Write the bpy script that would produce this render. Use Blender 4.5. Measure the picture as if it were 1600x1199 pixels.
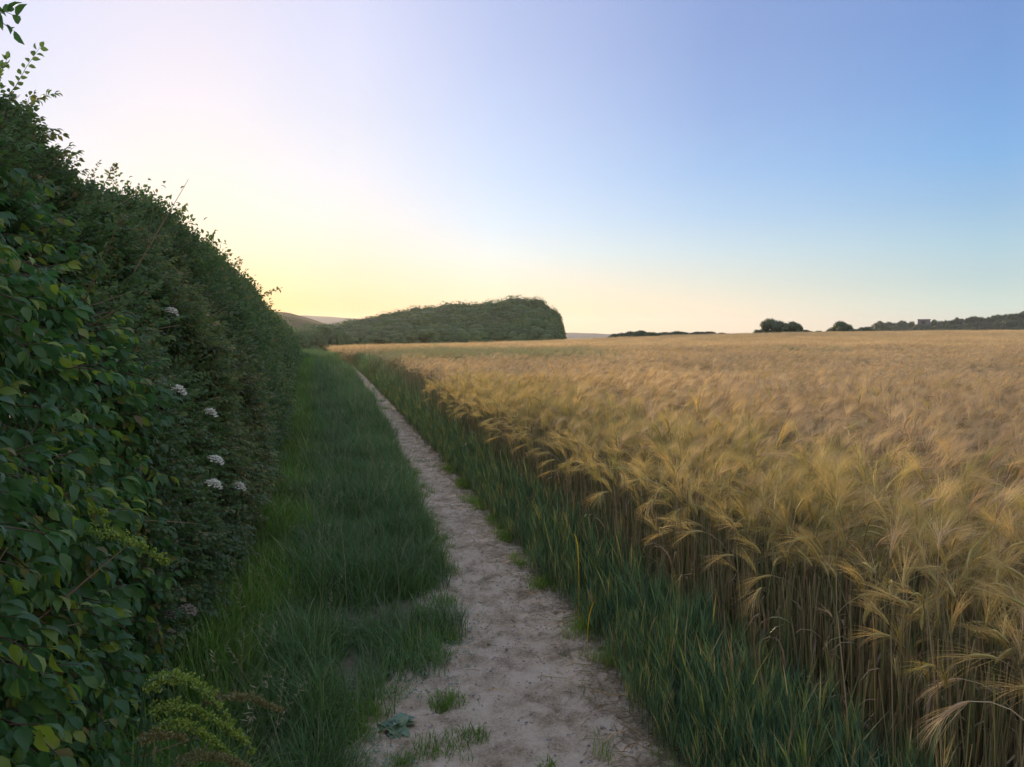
import bpy, math, random
import numpy as np
from mathutils import Vector, Matrix, Euler
R = math.radians
rng = np.random.default_rng(7)
random.seed(7)
scene = bpy.context.scene
for o in list(bpy.data.objects): bpy.data.objects.remove(o)
C = scene.collection

# ------------------------------------------------------------------ camera
EYE = 1.62
PITCH, YAW, FPX = R(4.05), R(14.0), 1202.0        # looks 14 deg right of the path's own direction (+Y)
cd = bpy.data.cameras.new('camera'); cam = bpy.data.objects.new('camera', cd); C.objects.link(cam)
cam.location = (0, 0, EYE); cam.rotation_euler = (math.pi/2 - PITCH, 0, -YAW)
cd.sensor_width = 36; cd.lens = 36*FPX/1600; cd.clip_start = .05; cd.clip_end = 20000
scene.camera = cam

# ------------------------------------------------------------------ sky, sun, exposure
SUN_AZ, SUN_EL = R(-8.5), R(5.0)                  # just left of the path, low behind the hedge
def srgb(h):
    v = [int(h[i:i+2], 16)/255 for i in (0, 2, 4)]
    return [(x/12.92 if x <= .04045 else ((x+.055)/1.055)**2.4) for x in v]
w = bpy.data.worlds.new('World'); scene.world = w; w.use_nodes = True
nt = w.node_tree; N = nt.nodes; L = nt.links
for n in list(N): N.remove(n)
wo = N.new('ShaderNodeOutputWorld'); bg = N.new('ShaderNodeBackground'); L.new(bg.outputs[0], wo.inputs[0])
tc = N.new('ShaderNodeTexCoord'); sep = N.new('ShaderNodeSeparateXYZ'); L.new(tc.outputs['Generated'], sep.inputs[0])
def mnode(op, a, b=None, c=None, tree=None):
    n = (tree or nt).nodes.new('ShaderNodeMath'); n.operation = op
    for i, v in enumerate((a, b, c)):
        if v is None: continue
        if isinstance(v, (int, float)): n.inputs[i].default_value = v
        else: (tree or nt).links.new(v, n.inputs[i])
    return n.outputs[0]
sx, sy = math.sin(SUN_AZ), math.cos(SUN_AZ)
hd = mnode('ADD', mnode('MULTIPLY', sep.outputs[0], sx), mnode('MULTIPLY', sep.outputs[1], sy))
hl = mnode('SQRT', mnode('ADD', mnode('ADD', mnode('MULTIPLY', sep.outputs[0], sep.outputs[0]), mnode('MULTIPLY', sep.outputs[1], sep.outputs[1])), 1e-6))
az = mnode('MULTIPLY', mnode('ARCCOSINE', mnode('MINIMUM', mnode('MAXIMUM', mnode('DIVIDE', hd, hl), -1.0), 1.0)), 180/math.pi)
el = mnode('MULTIPLY', mnode('ARCSINE', mnode('MINIMUM', mnode('MAXIMUM', sep.outputs[2], 0.0), 1.0)), 1/(math.pi/2))
ZEN = 'b0bbe6'
def ramp(stops):
    n = N.new('ShaderNodeValToRGB'); r = n.color_ramp; r.interpolation = 'LINEAR'
    while len(r.elements) > 1: r.elements.remove(r.elements[-1])
    for i, (e, h) in enumerate(stops):
        q = r.elements[0] if i == 0 else r.elements.new(e/90)
        q.position = e/90; q.color = (*srgb(h), 1)
    L.new(el, n.inputs[0]); return n.outputs[0]
SKY = [
 (0,  [(0,'ffbe66'),(1.5,'ffce7e'),(3.1,'ffe0a8'),(5.5,'fae8cc'),(8,'f4e8dc'),(11,'f0e8e6'),(15,'eae5ee'),(19,'e3dfee'),(24,'d9d7ec'),(35,'cdd1ee'),(90,ZEN)]),
 (11, [(0,'ffc68a'),(1.5,'ffd29c'),(3.1,'fcdfba'),(5.5,'f4e5d4'),(8,'efe9e6'),(11,'e6e7f0'),(15,'dcdff0'),(19,'d8dbf3'),(24,'cfd3ef'),(35,'c0c7ea'),(90,ZEN)]),
 (21, [(0,'ffdcb0'),(1.5,'ffe4bc'),(3.1,'f9ead0'),(5.5,'e8edea'),(8,'d9e6f5'),(11,'ccdcf6'),(15,'c2d1f1'),(19,'b9c6ea'),(24,'b0bde4'),(35,'abb7e4'),(90,ZEN)]),
 (37, [(0,'f6e0c0'),(1.5,'efe2c9'),(3.1,'dedfd2'),(5.5,'c8dae2'),(8,'b2cde8'),(11,'a0bfe6'),(15,'94afdd'),(19,'8ca5d5'),(24,'869dcf'),(35,'92a8e0'),(90,ZEN)]),
 (54, [(0,'dcdcc6'),(1.5,'cbdbd0'),(3.1,'b9cfd0'),(5.5,'a8c8d8'),(8,'94b9da'),(11,'80aedd'),(15,'779fd4'),(19,'7395cc'),(24,'7391c8'),(35,'86a2dc'),(90,ZEN)]),
 (180,[(0,'f6dcc4'),(1.5,'f6dec8'),(3.1,'f4e0cc'),(5.5,'f2e0d4'),(8,'eedfda'),(11,'e8dcde'),(15,'e0d8e2'),(19,'d8d4e4'),(24,'ced0e6'),(35,'bec6e6'),(90,ZEN)]),
]
cur = ramp(SKY[0][1]); pa = 0
for a, st in SKY[1:]:
    m = N.new('ShaderNodeMapRange'); m.interpolation_type = 'SMOOTHSTEP' if pa == 0 else 'LINEAR'
    m.inputs[1].default_value = pa; m.inputs[2].default_value = a; L.new(az, m.inputs[0])
    mx = N.new('ShaderNodeMix'); mx.data_type = 'RGBA'; L.new(m.outputs[0], mx.inputs[0]); L.new(cur, mx.inputs[6]); L.new(ramp(st), mx.inputs[7])
    cur = mx.outputs[2]; pa = a
nish = N.new('ShaderNodeTexSky'); nish.sky_type = 'NISHITA'; nish.sun_disc = False
nish.sun_elevation = SUN_EL; nish.sun_rotation = SUN_AZ; nish.dust_density = 2.0
nm = N.new('ShaderNodeMix'); nm.data_type = 'RGBA'; nm.blend_type = 'ADD'; nm.inputs[0].default_value = .003
L.new(cur, nm.inputs[6]); L.new(nish.outputs[0], nm.inputs[7])
L.new(nm.outputs[2], bg.inputs[0]); bg.inputs[1].default_value = 1.0

sd = bpy.data.lights.new('sun', 'SUN'); sd.energy = 4.2; sd.angle = R(6); sd.color = (1, .72, .40)
sun = bpy.data.objects.new('sun', sd); C.objects.link(sun)
sdir = Vector((math.sin(SUN_AZ)*math.cos(SUN_EL), math.cos(SUN_AZ)*math.cos(SUN_EL), math.sin(SUN_EL)))
sun.rotation_euler = sdir.to_track_quat('Z', 'Y').to_euler(); sun.location = sdir*50
vs = scene.view_settings; vs.view_transform = 'Standard'; vs.look = 'None'; vs.gamma = 1; vs.use_curve_mapping = False; vs.exposure = .15
scene.cycles.max_bounces = 6; scene.cycles.diffuse_bounces = 3; scene.cycles.glossy_bounces = 2; scene.cycles.transmission_bounces = 4
scene.cycles.use_denoising = True

# ------------------------------------------------------------------ noise and terrain
_perm = np.random.default_rng(3).permutation(512)
_perm = np.concatenate([_perm, _perm, _perm])
_grad = np.random.default_rng(4).uniform(-1, 1, (512, 2))
def noise(x, y):
    x = np.asarray(x, float); y = np.asarray(y, float)
    xi = np.floor(x).astype(int); yi = np.floor(y).astype(int); xf = x-xi; yf = y-yi
    u = xf*xf*xf*(xf*(xf*6-15)+10); v = yf*yf*yf*(yf*(yf*6-15)+10)
    def g(ix, iy, dx, dy):
        h = _perm[(_perm[ix & 511]+(iy & 511))]; q = _grad[h & 511]
        return q[..., 0]*dx+q[..., 1]*dy
    a = g(xi, yi, xf, yf); b = g(xi+1, yi, xf-1, yf); c = g(xi, yi+1, xf, yf-1); d = g(xi+1, yi+1, xf-1, yf-1)
    return (a+u*(b-a))*(1-v)+(c+u*(d-c))*v
def fbm(x, y, o=4):
    s = 0; a = 1
    for i in range(o): s = s+a*noise(x*2**i+17*i, y*2**i+31*i); a *= .5
    return s
def sm(a, b, x):
    t = np.clip((np.asarray(x, float)-a)/(b-a), 0, 1); return t*t*(3-2*t)
def field_end(x, y):                                # how far the barley runs along a bearing
    a = np.degrees(np.arctan2(x, y)); return 66+np.clip(a, -5, 70)*1.32
def H(x, y):
    x = np.asarray(x, float); y = np.asarray(y, float); r = np.hypot(x, y)
    h = -.75*sm(22, 75, y)*(1-sm(5, 60, x)) + .62*sm(25, 110, x)*sm(10, 60, r)
    h = h + .05*noise(x/9, y/9)*sm(6, 25, r)
    fe = field_end(x, y)
    h = h - 3.2*sm(0, 90, r-fe) - 12*sm(120, 900, r-fe)
    return h
def edge_x(y):                                      # left edge of the standing barley
    return np.interp(y, [-5, 22, 30, 40, 50, 66, 80], [1.70, 1.66, 1.42, .95, .55, -.05, -.6])
def path_l(y): return np.interp(y, [-3, 1.5, 3.0, 3.6, 4.2, 6.3, 8, 11, 15, 23, 35, 50], [.0, .0, .08, .45, .66, .81, .92, 1.03, 1.10, 1.16, 1.24, 1.33])+.04*noise(np.asarray(y, float)*1.7, 3.3)
def path_r(y): return np.interp(y, [-3, 2.6, 3.5, 9, 20, 26, 36, 50], [1.1, 1.2, 1.33, 1.42, 1.44, 1.46, 1.48, 1.42])+.04*noise(np.asarray(y, float)*1.3, 9.3)

# ------------------------------------------------------------------ materials
def new_mat(name):
    m = bpy.data.materials.new(name); m.use_nodes = True
    for n in list(m.node_tree.nodes): m.node_tree.nodes.remove(n)
    return m
def leafy(name, cols, rough=.55, trans=.3, tcol=1.25, noise_scale=None, spec=.3, bump=0, tint=None, rw=1.0):
    """colours spread over the pieces by their own random value; tint: second colour mixed in by the 'tint' value of each copy"""
    m = new_mat(name); t = m.node_tree; n = t.nodes; l = t.links
    out = n.new('ShaderNodeOutputMaterial')
    at = n.new('ShaderNodeAttribute'); at.attribute_name = 'rnd'
    oi = n.new('ShaderNodeObjectInfo')
    f = mnode('FRACT', mnode('ADD', mnode('MULTIPLY', at.outputs['Fac'], rw, tree=t), oi.outputs['Random'], tree=t), tree=t)
    cr = n.new('ShaderNodeValToRGB'); r = cr.color_ramp
    while len(r.elements) > 1: r.elements.remove(r.elements[-1])
    for i, (p, c) in enumerate(cols):
        q = r.elements[0] if i == 0 else r.elements.new(p)
        q.position = p; q.color = (*c, 1)
    l.new(f, cr.inputs[0]); col = cr.outputs[0]
    if noise_scale:
        geo = n.new('ShaderNodeNewGeometry'); nz = n.new('ShaderNodeTexNoise'); nz.inputs['Scale'].default_value = noise_scale; nz.inputs['Detail'].default_value = 3
        l.new(geo.outputs['Position'], nz.inputs['Vector'])
        mr = n.new('ShaderNodeMapRange'); mr.inputs[1].default_value = .3; mr.inputs[2].default_value = .7; mr.inputs[3].default_value = .72; mr.inputs[4].default_value = 1.25
        l.new(nz.outputs[0], mr.inputs[0])
        mx = n.new('ShaderNodeMix'); mx.data_type = 'RGBA'; mx.blend_type = 'MULTIPLY'; mx.inputs[0].default_value = 1
        l.new(col, mx.inputs[6]); l.new(mr.outputs[0], mx.inputs[7]); col = mx.outputs[2]
    if tint:
        ta = n.new('ShaderNodeAttribute'); ta.attribute_type = 'INSTANCER'; ta.attribute_name = 'tint'
        mx = n.new('ShaderNodeMix'); mx.data_type = 'RGBA'; l.new(ta.outputs['Fac'], mx.inputs[0]); l.new(col, mx.inputs[6]); mx.inputs[7].default_value = (*tint, 1); col = mx.outputs[2]
    p = n.new('ShaderNodeBsdfPrincipled'); p.inputs['Roughness'].default_value = rough; p.inputs['Specular IOR Level'].default_value = spec
    l.new(col, p.inputs['Base Color'])
    tr = n.new('ShaderNodeBsdfTranslucent'); hv = n.new('ShaderNodeHueSaturation'); hv.inputs['Value'].default_value = tcol; hv.inputs['Saturation'].default_value = 1.1
    l.new(col, hv.inputs['Color']); l.new(hv.outputs[0], tr.inputs[0])
    ms = n.new('ShaderNodeMixShader'); ms.inputs[0].default_value = trans
    l.new(p.outputs[0], ms.inputs[1]); l.new(tr.outputs[0], ms.inputs[2]); l.new(ms.outputs[0], out.inputs[0])
    return m
def ground_mat(name, stops, scale, bump=.3, fine=120, dist=.02, rough=.95):
    m = new_mat(name); t = m.node_tree; n = t.nodes; l = t.links
    out = n.new('ShaderNodeOutputMaterial'); p = n.new('ShaderNodeBsdfPrincipled'); p.inputs['Roughness'].default_value = rough; p.inputs['Specular IOR Level'].default_value = .15
    geo = n.new('ShaderNodeNewGeometry')
    a = n.new('ShaderNodeTexNoise'); a.inputs['Scale'].default_value = scale; a.inputs['Detail'].default_value = 8; a.inputs['Roughness'].default_value = .65
    b = n.new('ShaderNodeTexNoise'); b.inputs['Scale'].default_value = fine; b.inputs['Detail'].default_value = 4; b.inputs['Roughness'].default_value = .7
    l.new(geo.outputs['Position'], a.inputs['Vector']); l.new(geo.outputs['Position'], b.inputs['Vector'])
    f = mnode('ADD', mnode('MULTIPLY', a.outputs[0], .7, tree=t), mnode('MULTIPLY', b.outputs[0], .3, tree=t), tree=t)
    cr = n.new('ShaderNodeValToRGB'); r = cr.color_ramp
    while len(r.elements) > 1: r.elements.remove(r.elements[-1])
    for i, (q0, c) in enumerate(stops):
        q = r.elements[0] if i == 0 else r.elements.new(q0)
        q.position = q0; q.color = (*c, 1)
    l.new(f, cr.inputs[0]); l.new(cr.outputs[0], p.inputs['Base Color'])
    bp = n.new('ShaderNodeBump'); bp.inputs['Strength'].default_value = bump; bp.inputs['Distance'].default_value = dist
    l.new(f, bp.inputs['Height']); l.new(bp.outputs[0], p.inputs['Normal']); l.new(p.outputs[0], out.inputs[0])
    return m
M = {}
M['path'] = ground_mat('trodden_earth', [(.36, (.24, .18, .10)), (.45, (.44, .345, .215)), (.53, (.59, .475, .31)), (.66, (.70, .585, .41))], 5.5, 1.0, 90, .035)
M['soil'] = ground_mat('soil', [(.3, (.09, .075, .045)), (.5, (.16, .13, .08)), (.7, (.26, .21, .14))], 2.5, .6, 60)
M['wood'] = ground_mat('wooded_slope', [(.3, (.03, .045, .02)), (.7, (.06, .08, .03))], .08, .8, .9, 1.0)
M['far'] = ground_mat('far_land', [(.3, (.05, .06, .025)), (.5, (.10, .10, .05)), (.7, (.16, .14, .08))], .02, .2, 1)
M['heath'] = ground_mat('heath', [(.35, (.05, .055, .018)), (.5, (.13, .11, .035)), (.65, (.2, .15, .05))], .06, .5, .9, 1.0)
M['ridge'] = ground_mat('ridge', [(.3, (.05, .07, .06)), (.7, (.08, .10, .08))], .002, .2, .02)
M['awn'] = leafy('awn', [(0, (.58, .41, .18)), (.3, (.78, .58, .28)), (.6, (.66, .46, .21)), (.85, (.86, .67, .36)), (1, (.58, .41, .18))], .5, .35, 1.1, .35, .35, tint=(.25, .33, .14))
M['awn_y'] = leafy('awn_turning', [(0, (.58, .45, .17)), (.3, (.72, .54, .21)), (.6, (.46, .42, .13)), (.85, (.82, .57, .21)), (1, (.58, .45, .17))], .5, .4, 1.15, .9, .35, tint=(.2, .3, .1))
M['ear'] = leafy('ear', [(0, (.52, .34, .15)), (.5, (.66, .46, .22)), (1, (.52, .34, .15))], .6, .15, 1.1, None, .3, tint=(.2, .28, .1))
M['ear_y'] = leafy('ear_turning', [(0, (.46, .40, .12)), (.5, (.60, .46, .15)), (1, (.46, .40, .12))], .6, .15, 1.1, None, .3, tint=(.2, .28, .1))
M['straw'] = leafy('straw', [(0, (.26, .20, .09)), (.3, (.42, .31, .15)), (.5, (.24, .26, .09)), (.7, (.20, .24, .09)), (.85, (.58, .45, .23)), (1, (.26, .20, .09))], .45, .15, 1.1, None, .4)
M['dryleaf'] = leafy('dry_leaf', [(0, (.30, .20, .11)), (.5, (.42, .31, .18)), (1, (.30, .20, .11))], .6, .3, 1.1)
M['gstem'] = leafy('green_barley', [(0, (.10, .20, .10)), (.3, (.15, .26, .11)), (.55, (.10, .21, .13)), (.75, (.24, .33, .09)), (.88, (.42, .40, .14)), (.96, (.5, .40, .2)), (1, (.10, .21, .08))], .5, .35, 1.3, None, .3)
M['grass'] = leafy('grass', [(0, (.13, .25, .035)), (.3, (.17, .31, .045)), (.6, (.11, .23, .04)), (.86, (.24, .34, .06)), (.97, (.35, .30, .12)), (1, (.085, .20, .035))], .55, .35, 1.3, .8, .25)
M['grass_b'] = leafy('tussock_grass', [(0, (.09, .18, .05)), (.3, (.12, .23, .06)), (.6, (.08, .17, .05)), (.88, (.18, .26, .09)), (.98, (.34, .29, .16)), (1, (.07, .155, .05))], .5, .3, 1.2, .8, .3)
M['dogwood'] = leafy('dogwood_leaf', [(0, (.06, .135, .04)), (.35, (.08, .17, .045)), (.6, (.06, .14, .055)), (.8, (.14, .24, .045)), (.92, (.26, .32, .05)), (.985, (.2, .16, .07)), (1, (.06, .135, .04))], .45, .4, 1.7, 1.3, .35, rw=.5)
M['thorn'] = leafy('hedge_leaf', [(0, (.08, .14, .045)), (.4, (.12, .19, .06)), (.7, (.09, .155, .065)), (.9, (.19, .24, .07)), (.98, (.26, .20, .09)), (1, (.08, .14, .045))], .5, .4, 1.5, .9, .3, rw=.35)
M['thorn_b'] = leafy('hedge_leaf_olive', [(0, (.13, .17, .055)), (.4, (.17, .22, .075)), (.7, (.12, .165, .065)), (.92, (.26, .26, .08)), (.98, (.30, .20, .10)), (1, (.13, .17, .055))], .5, .4, 1.5, .9, .3, rw=.4)
M['bark'] = ground_mat('bark', [(.3, (.06, .045, .035)), (.7, (.14, .11, .08))], 8, .6, 60)
M['bark_stem'] = leafy('twig', [(0, (.10, .055, .035)), (.5, (.12, .09, .05)), (1, (.10, .055, .035))], .6, 0)
M['crown'] = leafy('crown_leaf', [(0, (.06, .115, .03)), (.4, (.09, .16, .035)), (.7, (.13, .19, .045)), (1, (.06, .115, .03))], .55, .25, 1.2, .12, .3)
M['crown_dark'] = leafy('crown_leaf_dark', [(0, (.065, .10, .04)), (.5, (.095, .13, .05)), (1, (.065, .10, .04))], .55, .2, 1.2, .1, .25)
M['plume'] = leafy('plume_floret', [(0, (.17, .27, .04)), (.4, (.27, .36, .055)), (.8, (.35, .41, .07)), (1, (.17, .27, .04))], .6, .3, 1.2, None)
M['plume_b'] = leafy('plume_floret_brown', [(0, (.20, .19, .06)), (.5, (.28, .24, .09)), (1, (.20, .19, .06))], .6, .3, 1.2, None)
M['white'] = leafy('white_petal', [(0, (.90, .86, .68)), (.5, (.92, .90, .76)), (1, (.90, .86, .68))], .6, .3, 1.0)
M['tan'] = leafy('faded_petal', [(0, (.40, .34, .24)), (.5, (.52, .45, .33)), (1, (.40, .34, .24))], .6, .3, 1.0)
M['greystem'] = leafy('umbel_stem', [(0, (.07, .13, .05)), (1, (.10, .16, .06))], .5, .1)
M['yellow'] = leafy('yellow_leaf', [(0, (.55, .38, .03)), (.5, (.65, .48, .05)), (1, (.55, .38, .03))], .5, .35, 1.2)
M['weed'] = leafy('weed_leaf', [(0, (.12, .21, .11)), (.35, (.19, .29, .15)), (.6, (.10, .18, .09)), (.85, (.24, .32, .16)), (1, (.12, .21, .11))], .45, .25, 1.2, None, .5)
M['wall'] = ground_mat('rendered_wall', [(.3, (.15, .15, .14)), (.7, (.22, .21, .20))], .6, .1, 6)
M['roof'] = ground_mat('roof_felt', [(.3, (.06, .06, .06)), (.7, (.10, .10, .10))], 1, .1, 6)
M['stone'] = ground_mat('stone', [(.3, (.2, .17, .14)), (.7, (.42, .37, .31))], 14, .4, 90)

# ------------------------------------------------------------------ mesh helpers
class MB:
    def __init__(s): s.v = []; s.f = []; s.m = []; s.r = []; s.mats = []
    def mi(s, mat):
        if mat not in s.mats: s.mats.append(mat)
        return s.mats.index(mat)
    def strip(s, pts, wid, side, mat, rnd):
        """a tapering ribbon; side: one vector or one per point"""
        k = s.mi(mat); b = len(s.v); n = len(pts); side = np.asarray(side, float)
        for i, p in enumerate(pts):
            sd_ = side if side.ndim == 1 else side[i]
            if i == n-1 and wid[i] <= 0: s.v.append(tuple(p)); s.r.append(rnd); continue
            s.v.append(tuple(p-sd_*wid[i]*.5)); s.v.append(tuple(p+sd_*wid[i]*.5)); s.r += [rnd, rnd]
        for i in range(n-1):
            a = b+2*i
            if i == n-2 and wid[-1] <= 0: s.f.append((a, a+1, a+2))
            else: s.f.append((a, a+1, a+3, a+2))
            s.m.append(k)
    def tube(s, pts, rad, mat, rnd, sides=3, flat=None):
        k = s.mi(mat); b = len(s.v); pts = np.asarray(pts, float); n = len(pts)
        for i in range(n):
            d = pts[min(i+1, n-1)]-pts[max(i-1, 0)]; d = d/(np.linalg.norm(d)+1e-9)
            u = np.cross(d, (0.31, .95, .05) if abs(d[1]) < .9 else (1, 0, 0)); u /= np.linalg.norm(u); v = np.cross(d, u)
            for j in range(sides):
                a = 2*math.pi*j/sides
                s.v.append(tuple(pts[i]+(u*math.cos(a)+v*math.sin(a)*(flat or 1))*rad[i])); s.r.append(rnd)
        for i in range(n-1):
            for j in range(sides):
                s.f.append((b+i*sides+j, b+i*sides+(j+1) % sides, b+(i+1)*sides+(j+1) % sides, b+(i+1)*sides+j)); s.m.append(k)
    def face(s, pts, mat, rnd):
        b = len(s.v); s.v += [tuple(p) for p in pts]; s.r += [rnd]*len(pts); s.f.append(tuple(range(b, b+len(pts)))); s.m.append(s.mi(mat))
    def box(s, lo, hi, mat, rnd=0):
        x0, y0, z0 = lo; x1, y1, z1 = hi; b = len(s.v)
        s.v += [(x0,y0,z0),(x1,y0,z0),(x1,y1,z0),(x0,y1,z0),(x0,y0,z1),(x1,y0,z1),(x1,y1,z1),(x0,y1,z1)]; s.r += [rnd]*8
        for f in ((0,3,2,1),(4,5,6,7),(0,1,5,4),(1,2,6,5),(2,3,7,6),(3,0,4,7)): s.f.append(tuple(b+i for i in f)); s.m.append(s.mi(mat))
    def mesh(s, name, smooth=False):
        me = bpy.data.meshes.new(name); me.from_pydata(s.v, [], s.f)
        for m in s.mats: me.materials.append(m)
        if s.f: me.polygons.foreach_set('material_index', s.m)
        a = me.attributes.new('rnd', 'FLOAT', 'POINT'); a.data.foreach_set('value', np.asarray(s.r, np.float32))
        if smooth: me.polygons.foreach_set('use_smooth', [True]*len(s.f))
        me.update(); return me
    def obj(s, name, parent=None, link=True, smooth=False):
        o = bpy.data.objects.new(name, s.mesh(name, smooth))
        if link: C.objects.link(o)
        if parent: o.parent = parent
        return o
def tag(o, label=None, cat=None, group=None, kind=None):
    if label: o['label'] = label
    if cat: o['category'] = cat
    if group: o['group'] = group
    if kind: o['kind'] = kind
    return o
def empty(name, loc, rz=0):
    o = bpy.data.objects.new(name, None); o.empty_display_size = .1; C.objects.link(o); o.location = loc; o.rotation_euler = (0, 0, rz); return o
def child(name, data, parent, loc=(0,0,0), rot=(0,0,0), scale=1):
    o = bpy.data.objects.new(name, data); C.objects.link(o); o.parent = parent; o.location = loc; o.rotation_euler = rot
    o.scale = (scale,)*3 if isinstance(scale, (int, float)) else scale
    return o
def scatter(name, protos, pts, rots, scl, pid=None, tint=None, parent=None):
    """real geometry repeated over points by geometry nodes; the copies belong to this one object"""
    pts = np.asarray(pts, np.float32); n = len(pts)
    me = bpy.data.meshes.new(name); me.vertices.add(n); me.vertices.foreach_set('co', pts.ravel())
    a = me.attributes.new('rot', 'FLOAT_VECTOR', 'POINT'); a.data.foreach_set('vector', np.asarray(rots, np.float32).ravel())
    a = me.attributes.new('scl', 'FLOAT', 'POINT'); a.data.foreach_set('value', np.asarray(scl, np.float32).ravel())
    a = me.attributes.new('pid', 'INT', 'POINT'); a.data.foreach_set('value', np.asarray(pid if pid is not None else rng.integers(0, len(protos), n), np.int32))
    a = me.attributes.new('tint', 'FLOAT', 'POINT'); a.data.foreach_set('value', np.asarray(tint if tint is not None else np.zeros(n), np.float32))
    for m in protos[0].data.materials: me.materials.append(m)
    o = bpy.data.objects.new(name, me); C.objects.link(o)
    if parent: o.parent = parent
    g = bpy.data.node_groups.new(name, 'GeometryNodeTree'); g.interface.new_socket('Geometry', in_out='INPUT', socket_type='NodeSocketGeometry'); g.interface.new_socket('Geometry', in_out='OUTPUT', socket_type='NodeSocketGeometry')
    gi = g.nodes.new('NodeGroupInput'); go = g.nodes.new('NodeGroupOutput'); ip = g.nodes.new('GeometryNodeInstanceOnPoints'); jn = g.nodes.new('GeometryNodeJoinGeometry')
    for p in reversed(protos):
        oi = g.nodes.new('GeometryNodeObjectInfo'); oi.inputs['Object'].default_value = p; oi.inputs['As Instance'].default_value = False
        ti = g.nodes.new('GeometryNodeGeometryToInstance'); g.links.new(oi.outputs['Geometry'], ti.inputs[0]); g.links.new(ti.outputs[0], jn.inputs[0])
    def na(nm, ty):
        q = g.nodes.new('GeometryNodeInputNamedAttribute'); q.data_type = ty; q.inputs[0].default_value = nm; return q.outputs[0]
    e2r = g.nodes.new('FunctionNodeEulerToRotation'); g.links.new(na('rot', 'FLOAT_VECTOR'), e2r.inputs[0])
    g.links.new(gi.outputs[0], ip.inputs['Points']); g.links.new(jn.outputs[0], ip.inputs['Instance']); ip.inputs['Pick Instance'].default_value = True
    g.links.new(na('pid', 'INT'), ip.inputs['Instance Index']); g.links.new(e2r.outputs[0], ip.inputs['Rotation']); g.links.new(na('scl', 'FLOAT'), ip.inputs['Scale'])
    g.links.new(ip.outputs[0], go.inputs[0])
    md = o.modifiers.new('scatter', 'NODES'); md.node_group = g
    return o
def ray(px, py):                                    # direction seen at a spot of the 1600x1199 photograph
    d = np.array([(px-800)/FPX, 1.0, -(py-599.5)/FPX]); c, s = math.cos(PITCH), math.sin(PITCH)
    d = np.array([d[0], d[1]*c+d[2]*s, -d[1]*s+d[2]*c]); c, s = math.cos(YAW), math.sin(YAW)
    return np.array([d[0]*c+d[1]*s, -d[0]*s+d[1]*c, d[2]])
def at_dist(px, py, dist):
    d = ray(px, py); t = dist/math.hypot(d[0], d[1]); return np.array([0, 0, EYE])+d*t
def at_x(px, py, x):
    d = ray(px, py); return np.array([0, 0, EYE])+d*(x/d[0])
def at_z(px, py, z):
    d = ray(px, py); return np.array([0, 0, EYE])+d*((z-EYE)/d[2])

# ------------------------------------------------------------------ ground
def grid_obj(name, xs, ys, zf, mat, kind='structure', smooth=True):
    X, Y = np.meshgrid(xs, ys); Z = zf(X, Y); nx, ny = len(xs), len(ys)
    me = bpy.data.meshes.new(name); v = np.stack([X, Y, Z], -1).reshape(-1, 3)
    i = np.arange(nx*ny).reshape(ny, nx); q = np.stack([i[:-1, :-1], i[:-1, 1:], i[1:, 1:], i[1:, :-1]], -1).reshape(-1, 4)
    me.from_pydata(v.tolist(), [], q.tolist()); me.materials.append(mat)
    if smooth: me.polygons.foreach_set('use_smooth', [True]*len(me.polygons))
    o = bpy.data.objects.new(name, me); C.objects.link(o); o['kind'] = kind; return o
def gaps(*segs):
    out = []
    for a, b, n in segs: out += list(np.linspace(a, b, n, endpoint=False))
    return np.array(out+[segs[-1][1]])
gx = gaps((-2000, -400, 10), (-400, -40, 30), (-40, -3, 40), (-3, 5, 90), (5, 40, 60), (40, 400, 60), (400, 2000, 10))
gy = gaps((-300, -3, 20), (-3, 25, 260), (25, 140, 90), (140, 600, 50), (600, 2200, 10))
def ground_z(X, Y):
    near = (1-sm(22, 30, Y))*(1-sm(4, 6, np.abs(X)))
    z = H(X, Y)+near*.03*fbm(X*1.6, Y*1.6, 3)
    inp = sm(-.15, .1, X-path_l(Y))*sm(-.15, .1, path_r(Y)-X)*(1-sm(45, 55, Y))
    return z-.05*inp
g = grid_obj('ground', gx, gy, ground_z, M['soil'])
def PZ(X, Y):
    h = H(X, Y)+.03*fbm(X*1.6, Y*1.6, 3)*(1-sm(22, 30, Y))
    c = fbm(X*4, Y*2.6, 3); h = h+.020*c-.012*sm(.05, .45, noise(X*5.1+8, Y*7.3))
    pits = noise(X*9, Y*6.5); h = h-.026*sm(.12, .42, pits)-.010*np.abs(noise(X*22, Y*16))+.007*noise(X*33, Y*29)-.012*sm(.2, .45, noise(X*17+3, Y*12))
    h = h+.004*noise(X*60, Y*50)
    m = np.minimum(X-(path_l(Y)-.28), path_r(Y)+.22-X)
    return h-.07*(1-sm(0, .16, m))+.004
ys = np.concatenate([np.arange(1.2, 9, .016), np.arange(9, 22, .05), np.arange(22, 50, .25)])
nxp = 130; ts = np.linspace(0, 1, nxp); Y = np.repeat(ys[:, None], nxp, 1); X = (path_l(ys)-.3)[:, None]*(1-ts)+(path_r(ys)+.24)[:, None]*ts
Z = PZ(X, Y); me = bpy.data.meshes.new('path'); i = np.arange(len(ys)*nxp).reshape(-1, nxp)
me.from_pydata(np.stack([X, Y, Z], -1).reshape(-1, 3).tolist(), [], np.stack([i[:-1, :-1], i[:-1, 1:], i[1:, 1:], i[1:, :-1]], -1).reshape(-1, 4).tolist())
me.materials.append(M['path']); me.polygons.foreach_set('use_smooth', [True]*len(me.polygons))
o = bpy.data.objects.new('path', me); C.objects.link(o); o['kind'] = 'structure'

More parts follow.
